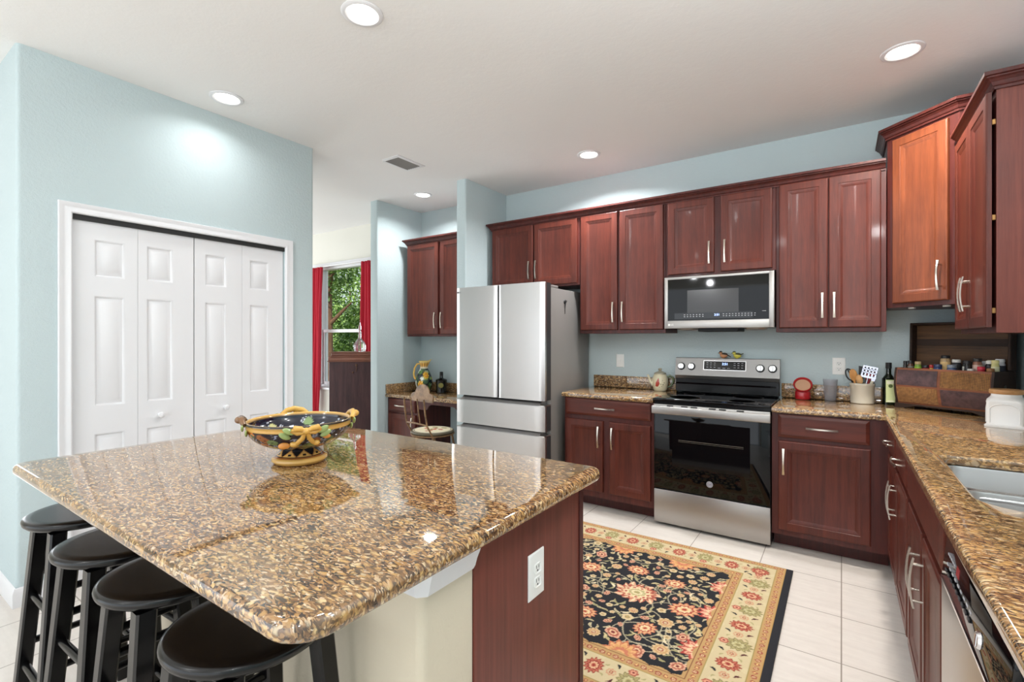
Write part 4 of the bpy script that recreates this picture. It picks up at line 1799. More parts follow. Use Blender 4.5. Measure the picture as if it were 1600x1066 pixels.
    for along_x in (True, False):
        for s in (-1, 1):
            off = .122
            L = (hx - .034 - off) if along_x else (hy - .004 - off)
            n = int(round(2 * L / per))
            for k in range(n + 1):
                q = -L + 2 * L * k / n
                px, py = (q, s * (hy - .004 - off)) if along_x else (s * (hx - .034 - off), q)
                rot = (PI / 2 if along_x else 0) * s
                if k % 2 == 0:
                    palmette(px, py, .044, rot, [(150, 62, 50), (196, 112, 86), (150, 52, 44), (224, 180, 140)])
                else:
                    palmette(px + (0 if along_x else s * .012), py + (s * .012 if along_x else 0), .050, rot, [(140, 128, 84), (176, 164, 112), (146, 134, 88), (196, 186, 140)])
                    flower(px - (0 if along_x else s * .046), py - (s * .046 if along_x else 0), .022, 6, [(1, RUST), (.6, (226, 160, 130)), (.3, DRED)])
                if k < n:
                    q2 = q + L / n
                    px, py = (q2, s * (hy - .004 - off)) if along_x else (s * (hx - .034 - off), q2)
                    flower(px, py, .022, 8, [(1, (206, 150, 116)), (.66, CR), (.45, RUST), (.2, PALE)])
                    for t_ in (-1, 1):
                        ox, oy = (.012, t_ * .047) if along_x else (t_ * .047, .012)
                        leaf(px + ox, py + oy, .034, .012, rot + .6 * t_, BK if t_ * s < 0 else (86, 36, 36))
                        ox, oy = (-.030, t_ * .036) if along_x else (t_ * .036, -.030)
                        leaf(px + ox, py + oy, .026, .008, rot - .9 * t_, (170, 160, 112))
    # thin lines
    for a, w, c in ((.0, .003, (190, 150, 86)), (.043, .003, (150, 134, 70)), (.197, .004, (156, 140, 76)), (.246, .003, (120, 70, 44))):
        img[(e > a) & (e < a + w)] = c
    inner = (e >= scal)
    img[inner] = keep[inner]
    img[e < 0] = (30, 30, 36)
    # verts
    VX, VY = np.meshgrid(xs, ys)
    Z = np.full(VX.shape, .0095)
    V = np.stack([VX, VY, Z], -1).reshape(-1, 3)
    idx = np.arange(nx * ny).reshape(ny, nx)
    Fq = np.stack([idx[:-1, :-1], idx[:-1, 1:], idx[1:, 1:], idx[1:, :-1]], -1).reshape(-1, 4)
    return V, Fq, img.reshape(-1, 3)


V, Fq, cc_ = make_rug()
rug = thing('floor_rug', 'oriental rug with black floral field and cream border in front of the range', 'rug', ((RUX0 + RUX1) / 2, (RUY0 + RUY1) / 2, 0))
build_pattern('pile', V, Fq, cc_, M['rug'], rug)
b = MB()
b.box(RUX0, RUX1, RUY0, RUY1, .0005, .0091, .002, 1)
M['binding'] = mat('black_binding', (30, 30, 35), .9)
b.build('backing', M['binding'], rug)

# ------------------------------------------------------------------ things on the counters
ZC = CT1 + .0004
M['cream_glaze'] = mat('cream_glaze', (222, 212, 180), .2, coat=.3)
M['green_glaze'] = mat('green_glaze', (88, 100, 66), .25, coat=.3)
M['red_paint'] = mat('red_glaze', (176, 58, 44), .25, coat=.3)

# teapot
tx, ty = -.118, -.098
tp = thing('teapot', 'cream ceramic teapot with a painted red cardinal on the left counter', 'teapot', (tx, ty, ZC))
TPR = [(0, 0), (.046, 0), (.050, .004), (.056, .02), (.063, .05), (.0655, .075), (.062, .105), (.052, .130), (.046, .138), (.044, .141), (0, .141)]
b = MB()
b.lathe(TPR, (tx, ty, ZC), 40)
tb = b.build('body', M['cream_glaze'], tp, ang=60)
b = MB()
b.lathe([(.047, .1405), (.050, .1405), (.050, .146), (.044, .150), (.030, .158), (.014, .163), (.010, .168), (.015, .176), (.016, .182), (.010, .188), (0, .189)], (tx, ty, ZC), 32)
b.build('lid', mat('grey_glaze', (168, 160, 138), .25, coat=.3), tp, ang=60)
va = math.atan2(-4.134 - ty, 1.136 - tx)
rgt = Vector((math.cos(va + PI / 2), math.sin(va + PI / 2), 0))     # screen right
fwd = Vector((math.cos(va), math.sin(va), 0))
c = Vector((tx, ty, ZC))
b = MB()
b.tube([c - rgt * .055 + Vector((0, 0, .050)), c - rgt * .078 + Vector((0, 0, .075)), c - rgt * .090 + Vector((0, 0, .110)), c - rgt * .100 + Vector((0, 0, .132))], [.016, .012, .009, .008], 14)
b.build('spout', M['cream_glaze'], tp, ang=60)
b = MB()
b.tube([c + rgt * .056 + Vector((0, 0, .115)), c + rgt * .080 + Vector((0, 0, .126)), c + rgt * .102 + Vector((0, 0, .110)), c + rgt * .104 + Vector((0, 0, .078)), c + rgt * .088 + Vector((0, 0, .046)), c + rgt * .058 + Vector((0, 0, .030))], [.009, .009, .009, .008, .008, .008], 12)
b.build('handle', M['green_glaze'], tp, ang=60)


def on_body(prof, cen, ang, z, lift=.0006):
    for (r0, z0), (r1, z1) in zip(prof[:-1], prof[1:]):
        if z0 <= z <= z1 and z1 > z0:
            r_ = r0 + (r1 - r0) * (z - z0) / (z1 - z0)
            return cen + Vector((math.cos(ang), math.sin(ang), 0)) * (r_ + lift) + Vector((0, 0, z))
    return cen


def decal(prof, cen, name, shape, material, parent):
    """raised painted patch: shape in (screen right, z) metres, wrapped on the body"""
    m = MB()
    st_ = .0022

    def inside(px, py):
        k = False
        for (x0, y0), (x1, y1) in zip(shape, shape[1:] + shape[:1]):
            if (y0 > py) != (y1 > py) and px < (x1 - x0) * (py - y0) / (y1 - y0) + x0:
                k = not k
        return k
    grid = {}

    def gv(i, j):
        if (i, j) not in grid:
            a, z = i * st_, j * st_
            r_ = (on_body(prof, Vector((0, 0, 0)), 0, z)).x
            grid[(i, j)] = m.bm.verts.new(on_body(prof, cen, va_cur + a / max(r_, .01), z))
        return grid[(i, j)]
    for i in range(-40, 40):
        for j in range(0, 70):
            if inside((i + .5) * st_, (j + .5) * st_):
                m._f([gv(i, j), gv(i + 1, j), gv(i + 1, j + 1), gv(i, j + 1)])
    return m.build(name, material, parent, ang=80)


va_cur = va
decal(TPR, c, 'painted_cardinal', [(-.040, .042), (-.022, .036), (-.010, .050), (-.004, .064), (-.008, .082), (-.013, .112), (-.024, .092), (-.036, .072)], M['red_paint'], tb)
b = MB()
for a, z, r_ in ((.004, .060, .010), (.022, .056, .012), (.030, .070, .010), (.012, .040, .008), (-.006, .034, .007), (.018, .090, .007)):
    b.ball(on_body(TPR, c, va + a / .06, z, -.001), r_ * .55, 1, 1, .5, n=10)
b.build('painted_leaves', M['green_glaze'], tb, ang=60)


# two bird figurines
def bird(x, y, z, s, label, m_belly, m_back, flip):
    t = thing('bird_figurine', label, 'figurine', (x, y, z), 0, 'bird figurines on the range')
    b = MB()
    b.ball((x, y, z + .022), .021, 1.35, .85, .95, n=18)
    b.ball((x - .022 * flip, y, z + .041), .0135, n=16)
    b.cyl((x - .003 * flip, y, z + .0005), (x - .003 * flip, y, z + .006), .010, .012, 16)
    b.build('body', m_belly, t, ang=70)
    b = MB()
    b.ball((x + .003 * flip, y, z + .029), .0195, 1.35, .86, .72, n=18)
    b.ball((x - .0225 * flip, y, z + .0445), .0128, n=14)
    b.build('back', m_back, t, ang=70)
    b = MB()
    tl = (.052, .010) if s else (.044, .040)
    b.tube([(x + .016 * flip, y, z + .026), (x + .032 * flip, y, z + (.022 if s else .034)), (x + tl[0] * flip, y, z + tl[1])], [.008, .005, .003], 10, flat=(1, .6))
    b.build('tail', m_back, t, ang=70)
    b = MB()
    b.cyl((x - .033 * flip, y, z + .041), (x - .045 * flip, y, z + .039), .0035, .0006, 8)
    b.build('beak', M['matte_black'], t)


M['bird_dark'] = mat('bird_dark_brown', (52, 44, 36), .5)
bird(.368, -.044, 1.1984, True, 'brown bird figurine with an orange breast standing on the range backguard', mat('bird_orange', (196, 138, 96), .5), M['bird_dark'], 1)
bird(.466, -.044, 1.1984, False, 'black and yellow bird figurine with a raised tail on the range backguard', mat('bird_yellow', (214, 202, 84), .5), mat('bird_olive', (74, 72, 42), .5), 1)

# red salt cellar with an open mouth
sx, sy = .905, -.085
sl = thing('salt_cellar', 'red ceramic salt cellar with a round open mouth beside the range', 'salt cellar', (sx, sy, ZC))
M['red_ceramic'] = mat('red_ceramic', (172, 26, 36), .15, coat=.4)
va_s = math.atan2(-4.134 - sy, 1.136 - sx)
fs_ = Vector((math.cos(va_s), math.sin(va_s), 0))
b = MB()
b.lathe([(0, 0), (.046, 0), (.050, .004), (.0495, .03), (.048, .055), (.044, .066), (.040, .070), (0, .072)], (sx, sy, ZC), 36)
b.build('body', M['red_ceramic'], sl, ang=50)
ax = (fs_ * .80 + Vector((0, 0, .60))).normalized()
c = Vector((sx, sy, ZC + .066))
b = MB()
m3 = ax.to_track_quat('Z', 'Y').to_matrix()
b.lathe([(.030, -.03), (.048, .0), (.057, .030), (.060, .046), (.0595, .051), (.052, .050), (.049, .036), (.044, .028)], c + Vector((0, 0, .022)) - ax * .015, 40, rot=m3)
b.build('hood', M['red_ceramic'], sl, ang=50)
b = MB()
b.lathe([(0, .028), (.046, .028), (.048, .038), (.0, .039)], c + Vector((0, 0, .022)) - ax * .015, 32, rot=m3)
b.build('inside', mat('unglazed_clay', (206, 160, 128), .7), sl)

# clear ribbed plastic tumbler
gx, gy = 1.070, -.080
M['clear'] = mat('clear_plastic', (232, 232, 236), .22, trans=.86, ior=1.25)
b = MB()
prof = [(0, 0), (.033, 0), (.034, .003), (.044, .150), (.0425, .150), (.0325, .006), (0, .006)]
b.lathe(prof, (gx, gy, ZC), 48)
tag(b.build('tumbler', M['clear'], ang=40), 'clear plastic tumbler between the red salt cellar and the utensil crock', 'cup')

# crock with utensils
kx, ky = 1.251, -.098
M['stoneware'] = mat('stoneware', (206, 198, 180), .35, coat=.15)
b = MB()
b.lathe([(0, 0), (.064, 0), (.067, .003), (.0675, .115), (.0705, .119), (.0705, .132), (.0685, .135), (.062, .135), (.061, .130), (.061, .012), (0, .010)], (kx, ky, ZC), 48)
tag(b.build('utensil_crock', M['stoneware'], ang=40), 'beige stoneware crock holding cooking utensils on the corner counter', 'crock')
va_k = math.atan2(-4.134 - ky, 1.136 - kx)
RG = Vector((math.cos(va_k + PI / 2), math.sin(va_k + PI / 2), 0))
FW = Vector((math.cos(va_k), math.sin(va_k), 0))
KB = Vector((kx, ky, ZC))
PXM = 3.36 / 754.7


def upx(x, y, dep=0.0):
    """a point near the crock from photo offsets in metres: x right, y up"""
    return KB + RG * x + Vector((0, 0, y)) + FW * dep


M['utensil_black'] = mat('black_nylon', (20, 20, 22), .4)
M['utensil_steel'] = mat('polished_utensil', (206, 208, 222), .25, .7)
M['utensil_red'] = mat('red_silicone', (172, 36, 40), .45)
M['utensil_cream'] = mat('cream_handle', (224, 212, 186), .5)


def utensil(name, label, foot, top, material, head, hmat=None, r=.006):
    t = thing(name, label, 'cooking utensil', foot, 0, 'utensils in the crock')
    MB().tube([foot, foot.lerp(top, .5), top], [r * .9, r, r], 10).build('handle', material, t, ang=60)
    d = (top - foot).normalized()
    b = MB()
    head(b, top, d)
    b.build('head', hmat or material, t, ang=40)
    return t


def flat_head(w, L, th=.004, taper=.85, tilt=0.0, slots=0):
    def f(b, p, d):
        u = (RG - d * RG.dot(d)).normalized()
        n = u.cross(d)
        FF = (p, u, d, n)
        if slots:
            bars = slots + 1
            bw_ = w / (bars * 2 - 1)
            for i in range(bars):
                a = -w / 2 + i * 2 * bw_
                b.fbox(FF, a, a + bw_, L * .16, L * .90, -th / 2, th / 2)
            for q in (.0, .40, .66, .90):
                b.fbox(FF, -w / 2, w / 2, L * q, L * q + L * (.17 if q == 0 else .10), -th / 2, th / 2)
        else:
            b.prism([(-w / 2 * taper, 0), (w / 2 * taper, 0), (w / 2, L), (-w / 2, L)], -th / 2, th / 2, FF)
    return f


def oval_head(w, L, th):
    def f(b, p, d):
        u = (RG - d * RG.dot(d)).normalized()
        n = u.cross(d)
        m3 = Matrix((u, n, d)).transposed()
        b.ball(p + d * L * .45, L / 2, w / L, th / L, 1, n=20, rot=m3)
    return f


def loop_head(w, L):
    def f(b, p, d):
        u = (RG - d * RG.dot(d)).normalized()
        pts = [p + d * (L / 2 - L / 2 * math.cos(a)) + u * (w / 2 * math.sin(a)) for a in np.linspace(0, 2 * PI, 24, endpoint=False)]
        b.tube(pts, .0045, 8, closed=True)
        b.tube([p + u * w * .12, p + d * L * .5 + u * w * .10, p + d * L * .96], .0035, 8)
    return f


zt = .134
utensil('turner', 'black square-ended turner standing highest at the back of the crock', upx(-.020, .016, -.030), upx(.002, .175, -.030), M['utensil_black'], flat_head(.062, .070, taper=.7))
utensil('masher', 'black looped utensil leaning farthest left in the crock', upx(-.015, .016, -.012), upx(-.058, .150, -.010), M['utensil_black'], loop_head(.040, .080))
utensil('wooden_spatula', 'long golden wooden spatula leaning left in the crock', upx(-.020, .016, .012), upx(-.042, .150, .022), M['spoon_dark'], oval_head(.046, .085, .010), r=.0075)
utensil('wooden_spoon', 'pale wooden spoon in the middle of the crock', upx(.010, .016, .030), upx(-.010, .130, .040), M['spoon_wood'], oval_head(.038, .068, .014))
utensil('slotted_spatula', 'shiny slotted metal spatula leaning right in the crock', upx(-.004, .016, .040), upx(.030, .172, .040), M['utensil_steel'], flat_head(.082, .080, taper=1, slots=4), r=.004)
utensil('red_spatula', 'red spatula behind the slotted metal one in the crock', upx(.010, .016, -.010), upx(.036, .150, -.016), M['utensil_red'], flat_head(.046, .060, .012, .8), r=.009)
utensil('dark_spoon', 'black spoon leaning farthest right in the crock', upx(.002, .016, -.030), upx(.046, .150, -.034), M['utensil_black'], oval_head(.044, .075, .014))
utensil('cream_scraper', 'cream-handled scraper low at the right of the crock', upx(.000, .016, .012), upx(.056, .152, .014), M['utensil_cream'], flat_head(.022, .030, .008, .9), M['utensil_steel'], r=.009)

# olive oil bottle
ox, oy = 1.392, -.105
M['bottle_green'] = mat('dark_green_glass', (22, 28, 18), .06, coat=.3)
ob = thing('oil_bottle', 'tall square dark green oil bottle with a pale label left of the wicker chest', 'bottle', (ox, oy, ZC))
b = MB()
m3 = Matrix.Rotation(R(16), 3, 'Z')
b.prism([tuple((m3 @ Vector((x, y, 0))).xy + Vector((ox, oy))) for x, y in rrect(-.029, .029, -.029, .029, .006, 3)], ZC, ZC + .175)
b.lathe([(.030, .1755), (.026, .185), (.016, .200), (.0145, .205), (.0145, .238), (0, .238)], (ox, oy, ZC), 24)
b.build('glass', M['bottle_green'], ob, ang=40)
b = MB()
b.lathe([(.0155, .2385), (.0165, .2385), (.0165, .275), (.015, .277), (0, .277)], (ox, oy, ZC), 24)
b.build('cap', M['matte_black'], ob)
b = MB()
F0 = (Vector((ox, oy, ZC)), m3 @ Vector((1, 0, 0)), Vector((0, 0, 1)), m3 @ Vector((0, -1, 0)))
b.fbox(F0, -.0262, .0262, .018, .165, .0290, .0297)
lb = b.build('label', mat('pale_green_label', (206, 214, 158), .6), ob)
b = MB()
b.fbox(F0, -.020, .020, .138, .158, .0297, .0300)
b.fbox(F0, -.018, .018, .022, .030, .0297, .0300)
b.build('label_print', mat('label_print', (232, 230, 206), .6), lb)
b = MB()
o_ = F0[0] + F0[2] * .125 + F0[3] * .0297
b.cyl(o_, o_ + F0[3] * .0004, .012, n=20)
b.build('label_emblem', mat('olive_print', (96, 110, 60), .6), lb)

# wicker and leather chest
CW, CD, CANG = .486, .220, R(-33)
chx, chy = 1.418, -.214
dV = Vector((math.cos(CANG), math.sin(CANG), 0))
nV = Vector((-dV.y, dV.x, 0))
CH = thing('wicker_chest', 'open wooden chest with woven wicker and leather patchwork panels in the counter corner', 'chest', (chx, chy, ZC), CANG)
FCH = (Vector((chx, chy, ZC)), dV, Vector((0, 0, 1)), -nV)       # a right, b up, c toward the room
FCS = (Vector((chx, chy, ZC)), nV, Vector((0, 0, 1)), -dV)       # left end
z_lo, z_hi = .026, .252


def bulge(z):      # bombe front: distance in front of the rim plane
    t = (z - z_lo) / (z_hi - z_lo)
    return .020 * math.sin(PI * min(1, max(0, t))) - .012 * (1 - t)


def belly(a0, a1, z0, z1, th, name, m, parent, out=0.0, ang=40, n=8):
    b = MB()
    o, u, v, nn_ = FCH
    rows = []
    for i in range(n + 1):
        z = z0 + (z1 - z0) * i / n
        c = bulge(z) + out
        rows.append([b.bm.verts.new(o + u * a + v * z + nn_ * cc) for a, cc in ((a0, c), (a1, c), (a1, c - th), (a0, c - th))])
    for A, B in zip(rows[:-1], rows[1:]):
        for k in range(4):
            b._f([A[k], A[(k + 1) % 4], B[(k + 1) % 4], B[k]])
    b._f(rows[0][::-1])
    b._f(rows[-1])
    return b.build(name, m, parent, ang=ang)


def weave():
    m = mat('woven_wicker', (170, 118, 64), .65)
    k = NT(m)
    v = k.coords((1, 1, 1))
    w1 = k.n('ShaderNodeTexWave', wave_type='BANDS', bands_direction='X')
    w1.inputs['Scale'].default_value = 42
    w1.inputs['Distortion'].default_value = 0.5
    w1.inputs['Detail Scale'].default_value = 6
    k.l(v, w1.inputs['Vector'])
    w2 = k.n('ShaderNodeTexWave', wave_type='BANDS', bands_direction='Z')
    w2.inputs['Scale'].default_value = 66
    w2.inputs['Distortion'].default_value = 0.5
    k.l(v, w2.inputs['Vector'])
    h = k.math('MULTIPLY', w1.outputs['Fac'], w2.outputs['Fac'])
    n = k.noise(v, 60, 3)
    f = k.math('ADD', k.math('MULTIPLY', h, .7), k.math('MULTIPLY', n, .45))
    k.color(k.ramp(f, [(.15, (70, 42, 22)), (.4, (150, 100, 50)), (.75, (206, 156, 94))]))
    k.bump(h, .8, .004)
    return m


M['wicker'] = weave()
M['leather'] = mat('brown_leather', (70, 48, 50), .45)
k_ = NT(M['leather'])
k_.color(k_.ramp(k_.noise(k_.coords(), 30, 4, .65), [(.35, (58, 38, 42)), (.7, (92, 66, 66))]))
MB().fbox(FCH, .004, CW - .004, z_lo, z_lo + .012, -CD + .004, -.012).build('bottom', M['chest_dark'], CH)
core = belly(.002, CW - .002, z_lo, z_hi, .014, 'front', M['chest_wood'], CH)
am, zmid = CW * .485, z_lo + (z_hi - z_lo) * .50
for a0, a1, z0, z1, mm in ((.016, am - .008, zmid + .006, z_hi - .012, 'leather'), (am + .008, CW - .016, zmid + .006, z_hi - .012, 'wicker'), (.016, am - .008, z_lo + .012, zmid - .006, 'wicker'), (am + .008, CW - .016, z_lo + .012, zmid - .006, 'leather')):
    belly(a0, a1, z0, z1, .004, 'leather_panel' if mm == 'leather' else 'wicker_panel', M[mm], core, .0022)
for nm, aa in (('left', 0), ('right', 1)):
    b = MB()
    a0, a1 = (0, .012) if aa == 0 else (CW - .012, CW)
    o, u, v, nn_ = FCH
    poly = [(bulge(z_lo + (z_hi - z_lo) * i / 10) + .0005, z_lo + (z_hi - z_lo) * i / 10) for i in range(11)] + [(-CD, z_hi), (-CD, z_lo)]
    b.prism(poly, a0, a1, (o, nn_, v, u))
    b.build('end_panel', M['chest_dark'], CH, ang=30)
MB().fbox(FCH, .012, CW - .012, z_lo + .012, z_hi, -CD, -CD + .010).build('back_panel', M['chest_dark'], CH)
MB().fbox(FCH, .012, CW - .012, .162, .168, -CD + .010, -.002).build('tray', M['chest_dark'], CH)
b = MB()
o, u, v, nn_ = FCH
b.prism([(-.004, z_lo + .002), (CW + .004, z_lo + .002), (CW + .006, 0), (CW - .045, 0), (CW - .060, .004), (CW - .10, .018), (.10, .018), (.060, .004), (.045, 0), (-.006, 0)], -.020, -.004, FCH)
b.prism([(0, z_lo), (CW, z_lo), (CW, 0), (CW - .05, 0), (CW - .09, .016), (.09, .016), (.05, 0), (0, 0)], -CD, -CD + .016, FCH)
b.build('feet', M['chest_dark'], CH, ang=40)
# open lid standing up behind
Flid = (FCH[0] + FCH[2] * (z_hi + .002) - FCH[3] * (CD - .002), dV, (Vector((0, 0, 1)) + nV * .03).normalized(), (-nV + Vector((0, 0, .03))).normalized())
LH = .270
b = MB()
b.fbox(Flid, .004, CW - .004, .0, LH, -.001, .010)
ld = b.build('lid', M['chest_lid_in'], CH)
b = MB()
b.fbox(Flid, -.004, .010, 0, LH + .01, 0, .065, .003, 1)
b.fbox(Flid, CW - .010, CW + .004, 0, LH + .01, 0, .065, .003, 1)
b.fbox(Flid, .010, CW - .010, LH - .004, LH + .01, 0, .065, .003, 1)
b.build('lid_rim', M['chest_dark'], ld)
b = MB()
b.fbox(Flid, .010, CW - .010, LH * .50, LH * .66, .010, .013, .001, 1)
b.build('lid_batten', M['chest_dark'], ld)
b = MB()
pc = FCH[0] + dV * (CW + .0008) + nV * (CD * .45) + Vector((0, 0, .165))
b.cyl(pc, pc + dV * .004, .012, n=18)
pts = [pc + dV * .006 + nV * (.030 * math.cos(a)) + Vector((0, 0, -.005 - .030 * math.sin(a))) for a in np.linspace(0, PI, 14)]
b.tube(pts, .0035, 8)
b.build('ring_handle', mat('worn_iron', (92, 88, 78), .45, .6), CH)

# spice jars packed in the chest
JARS = []


def jar(a, dback, r, h, body, lid, lab=None, lid_h=.018, square=False, label='', glass=False):
    base = FCH[0] + dV * a + nV * dback + Vector((0, 0, .1686))
    t = thing('spice_jar', label, 'jar', base, CANG, 'spice jars in the wicker chest')
    bm_ = MB()
    bh = h - lid_h
    bm_.lathe([(0, 0), (r * .94, 0), (r, .003), (r, bh - .010), (r * .86, bh - .002), (r * .80, bh), (0, bh)], base, 20)
    bd = bm_.build('body', mcol(body, .2), t, ang=40)
    bm_ = MB()
    bm_.lathe([(r * .80, bh + .0003), (r * .92, bh + .0003), (r * .94, bh + .003), (r * .94, h - .003), (r * .86, h), (0, h)], base, 20)
    bm_.build('lid', mcol(lid, .4), t, ang=40)
    if lab:
        bm_ = MB()
        bm_.lathe([(r + .0002, bh * .30), (r + .0008, bh * .30), (r + .0008, bh * .86), (r + .0002, bh * .86), (r + .0002, bh * .30)], base, 20)
        bm_.build('label', mcol(lab, .6), bd, ang=40)
    JARS.append(t)
    return t


_mc = {}


def mcol(c, rough):
    k = (c, rough)
    if k not in _mc:
        _mc[k] = mat('jar_colour_%d_%d_%d' % c, c, rough)
    return _mc[k]


# (distance along the chest, distance back from the front edge, radius, height, body, lid, label colour, name)
specs = [
    (.030, .050, .011, .125, (40, 34, 30), (22, 22, 24), None, 'tiny dark bottle at the far left end of the chest'),
    (.060, .048, .015, .128, (92, 62, 46), (26, 24, 26), (120, 112, 100), 'little brown jar with a black cap second from the left of the chest'),
    (.098, .052, .017, .124, (120, 150, 60), (186, 160, 116), (150, 196, 60), 'green-labelled jar with a tan lid at the left of the chest'),
    (.140, .050, .020, .104, (150, 30, 44), (34, 30, 32), None, 'low red tin behind the leather panel of the chest'),
    (.172, .045, .012, .106, (214, 170, 60), (176, 40, 44), None, 'small yellow tub with a red lid in the chest'),
    (.207, .040, .021, .112, (56, 76, 120), (52, 60, 92), (180, 186, 200), 'blue jar standing low in front of the tall spice bottle'),
    (.214, .105, .024, .165, (180, 150, 110), (26, 24, 24), (226, 190, 130), 'tallest spice bottle with a black lid and cream and orange label'),
    (.272, .048, .023, .112, (70, 88, 122), (120, 128, 140), (150, 164, 190), 'blue-grey glass jar in the middle of the chest'),
    (.266, .110, .022, .142, (60, 60, 64), (226, 224, 218), (40, 40, 44), 'dark jar with a white cap left of centre in the chest'),
    (.314, .095, .012, .138, (30, 30, 34), (24, 24, 26), (224, 220, 212), 'slim black jar with a narrow white label'),
    (.336, .070, .014, .138, (34, 32, 32), (40, 38, 40), None, 'slim plain black bottle in the chest'),
    (.370, .094, .021, .152, (150, 104, 84), (40, 36, 34), (208, 176, 160), 'pinkish jar with a black lid right of centre'),
    (.366, .040, .018, .094, (210, 206, 200), (200, 198, 192), None, 'flat white tub lying low by the front edge'),
    (.414, .118, .018, .140, (40, 38, 44), (232, 228, 220), (36, 34, 40), 'black-labelled jar with a white cap'),
    (.410, .042, .018, .108, (170, 30, 52), (196, 40, 60), None, 'bright red jar near the right end of the chest'),
    (.447, .050, .018, .100, (176, 130, 76), (150, 104, 60), None, 'small brown jar with a cork-coloured lid'),
    (.400, .160, .014, .142, (216, 206, 170), (232, 226, 190), (214, 206, 150), 'cream jar at the back right of the chest'),
    (.450, .092, .017, .145, (214, 206, 140), (226, 216, 150), (226, 222, 180), 'pale yellow jar near the right end of the chest'),
    (.440, .168, .022, .150, (222, 222, 226), (236, 236, 236), (60, 62, 74), 'wide white tub with a white lid at the back of the chest'),
    (.372, .180, .018, .135, (206, 204, 206), (230, 230, 230), None, 'white shaker hidden at the back of the chest'),
    (.300, .178, .020, .130, (60, 40, 34), (50, 46, 44), None, 'dark brown jar at the back of the chest by the lid'),
]
for a, d_, r_, h_, bc, lc_, lb_, nm in specs:
    jar(a, d_, r_, h_, bc, lc_, lb_, label=nm)

# white ceramic canister with wooden lid
nx_, ny_ = 1.808, -.790
cz = ZC
cn = thing('canister', 'white ceramic canister with arched panels and a round wooden lid by the sink', 'canister', (nx_, ny_, cz), R(-17))
m3 = Matrix.Rotation(R(-17), 3, 'Z')
b = MB()


def crr(hw, z, r_=.014):
    return [b.bm.verts.new(Vector((nx_, ny_, cz + z)) + m3 @ Vector((p[0], p[1], 0))) for p in rrect(-hw, hw, -hw, hw, r_, 5)]


M['ceramic'] = mat('white_ceramic', (232, 230, 226), .15, coat=.4)
L = [crr(.072, 0), crr(.073, .003), crr(.073, .010), crr(.067, .014), crr(.066, .018), crr(.066, .118), crr(.068, .124, .02), crr(.066, .136, .03), crr(.058, .146, .04), crr(.055, .152, .045), crr(.055, .162, .05)]
for A, B in zip(L[:-1], L[1:]):
    for i in range(len(A)):
        b._f([A[i], A[(i + 1) % len(A)], B[(i + 1) % len(A)], B[i]])
b._f(L[0][::-1])
b._f(L[-1])
cb = b.build('body', M['ceramic'], cn, ang=40)
for kf in range(4):
    rr_ = m3 @ Matrix.Rotation(kf * PI / 2, 3, 'Z')
    FFc = (Vector((nx_, ny_, cz)), rr_ @ Vector((1, 0, 0)), Vector((0, 0, 1)), rr_ @ Vector((0, -1, 0)))
    pa = [(-.052, .022)] + [(.052 * math.cos(a), .085 + .030 * math.sin(a)) for a in np.linspace(PI, 0, 14)] + [(.052, .022)]
    b = MB()
    b.tube([FFc[0] + FFc[1] * p[0] + FFc[2] * p[1] + FFc[3] * .0655 for p in pa], .003, 8)
    b.build('arch_relief', M['ceramic'], cb, ang=60)
b = MB()
b.lathe([(0, .1625), (.060, .1625), (.0625, .166), (.0625, .180), (.060, .184), (0, .1845)], (nx_, ny_, cz), 40)
b.build('lid', M['lid_wood'], cn, ang=50)

# ------------------------------------------------------------------ desk nook
DT0, DT1 = .714, .752
dc = slab([(-2.9885, -.552), (-1.8735, -.552), (-1.8735, -.001), (-2.9885, -.001)], 'granite_desk_top', 'granite desk top in the nook between the two short walls', 'countertop', DT0, DT1)
b = MB()
b.box(-2.966, -1.8735, -.021, -.0012, DT1 + .0003, .853, .003, 2)
b.box(-2.9885, -2.967, -.548, -.0012, DT1 + .0003, .853, .003, 2)
b.build('backsplash', M['granite'], dc)
dk = thing('desk_cabinet', 'cherry desk cabinet with drawer and door under the nook counter', 'kitchen cabinet', (-2.75, -.28, 0))
MB().box(-2.9885, -2.530, -.512, -.001, .08, .7132).build('body', M['cherry_dark'], dk)
MB().box(-2.9885, -2.530, -.44, -.001, 0, .0795).build('plinth', M['cherry_dark'], dk)
FDK = FY(-.512)
cab_drawer(FDK, -2.958, -2.552, .566, .704, dk)
cab_door(FDK, -2.958, -2.552, .10, .546, dk, ('r', .44))
b = MB()
zb = .7132
ap = [(-2.5295, zb), (-2.5295, .610)] + [(-2.40 + .06 * math.cos(a) - .06, .628 + .0 + .020 * math.sin(a)) for a in np.linspace(PI, 2 * PI, 8)]
ap = [(-2.5295, zb), (-2.5295, .612), (-2.43, .612), (-2.395, .622), (-2.380, .650), (-2.36, .668), (-2.33, .674), (-2.05, .674), (-2.02, .668), (-2.0, .650), (-1.985, .622), (-1.95, .612), (-1.8735, .612), (-1.8735, zb)]
b.prism(ap, -.02, 0, FDK)
b.build('apron', M['cherry_dark'], dk, ang=40)

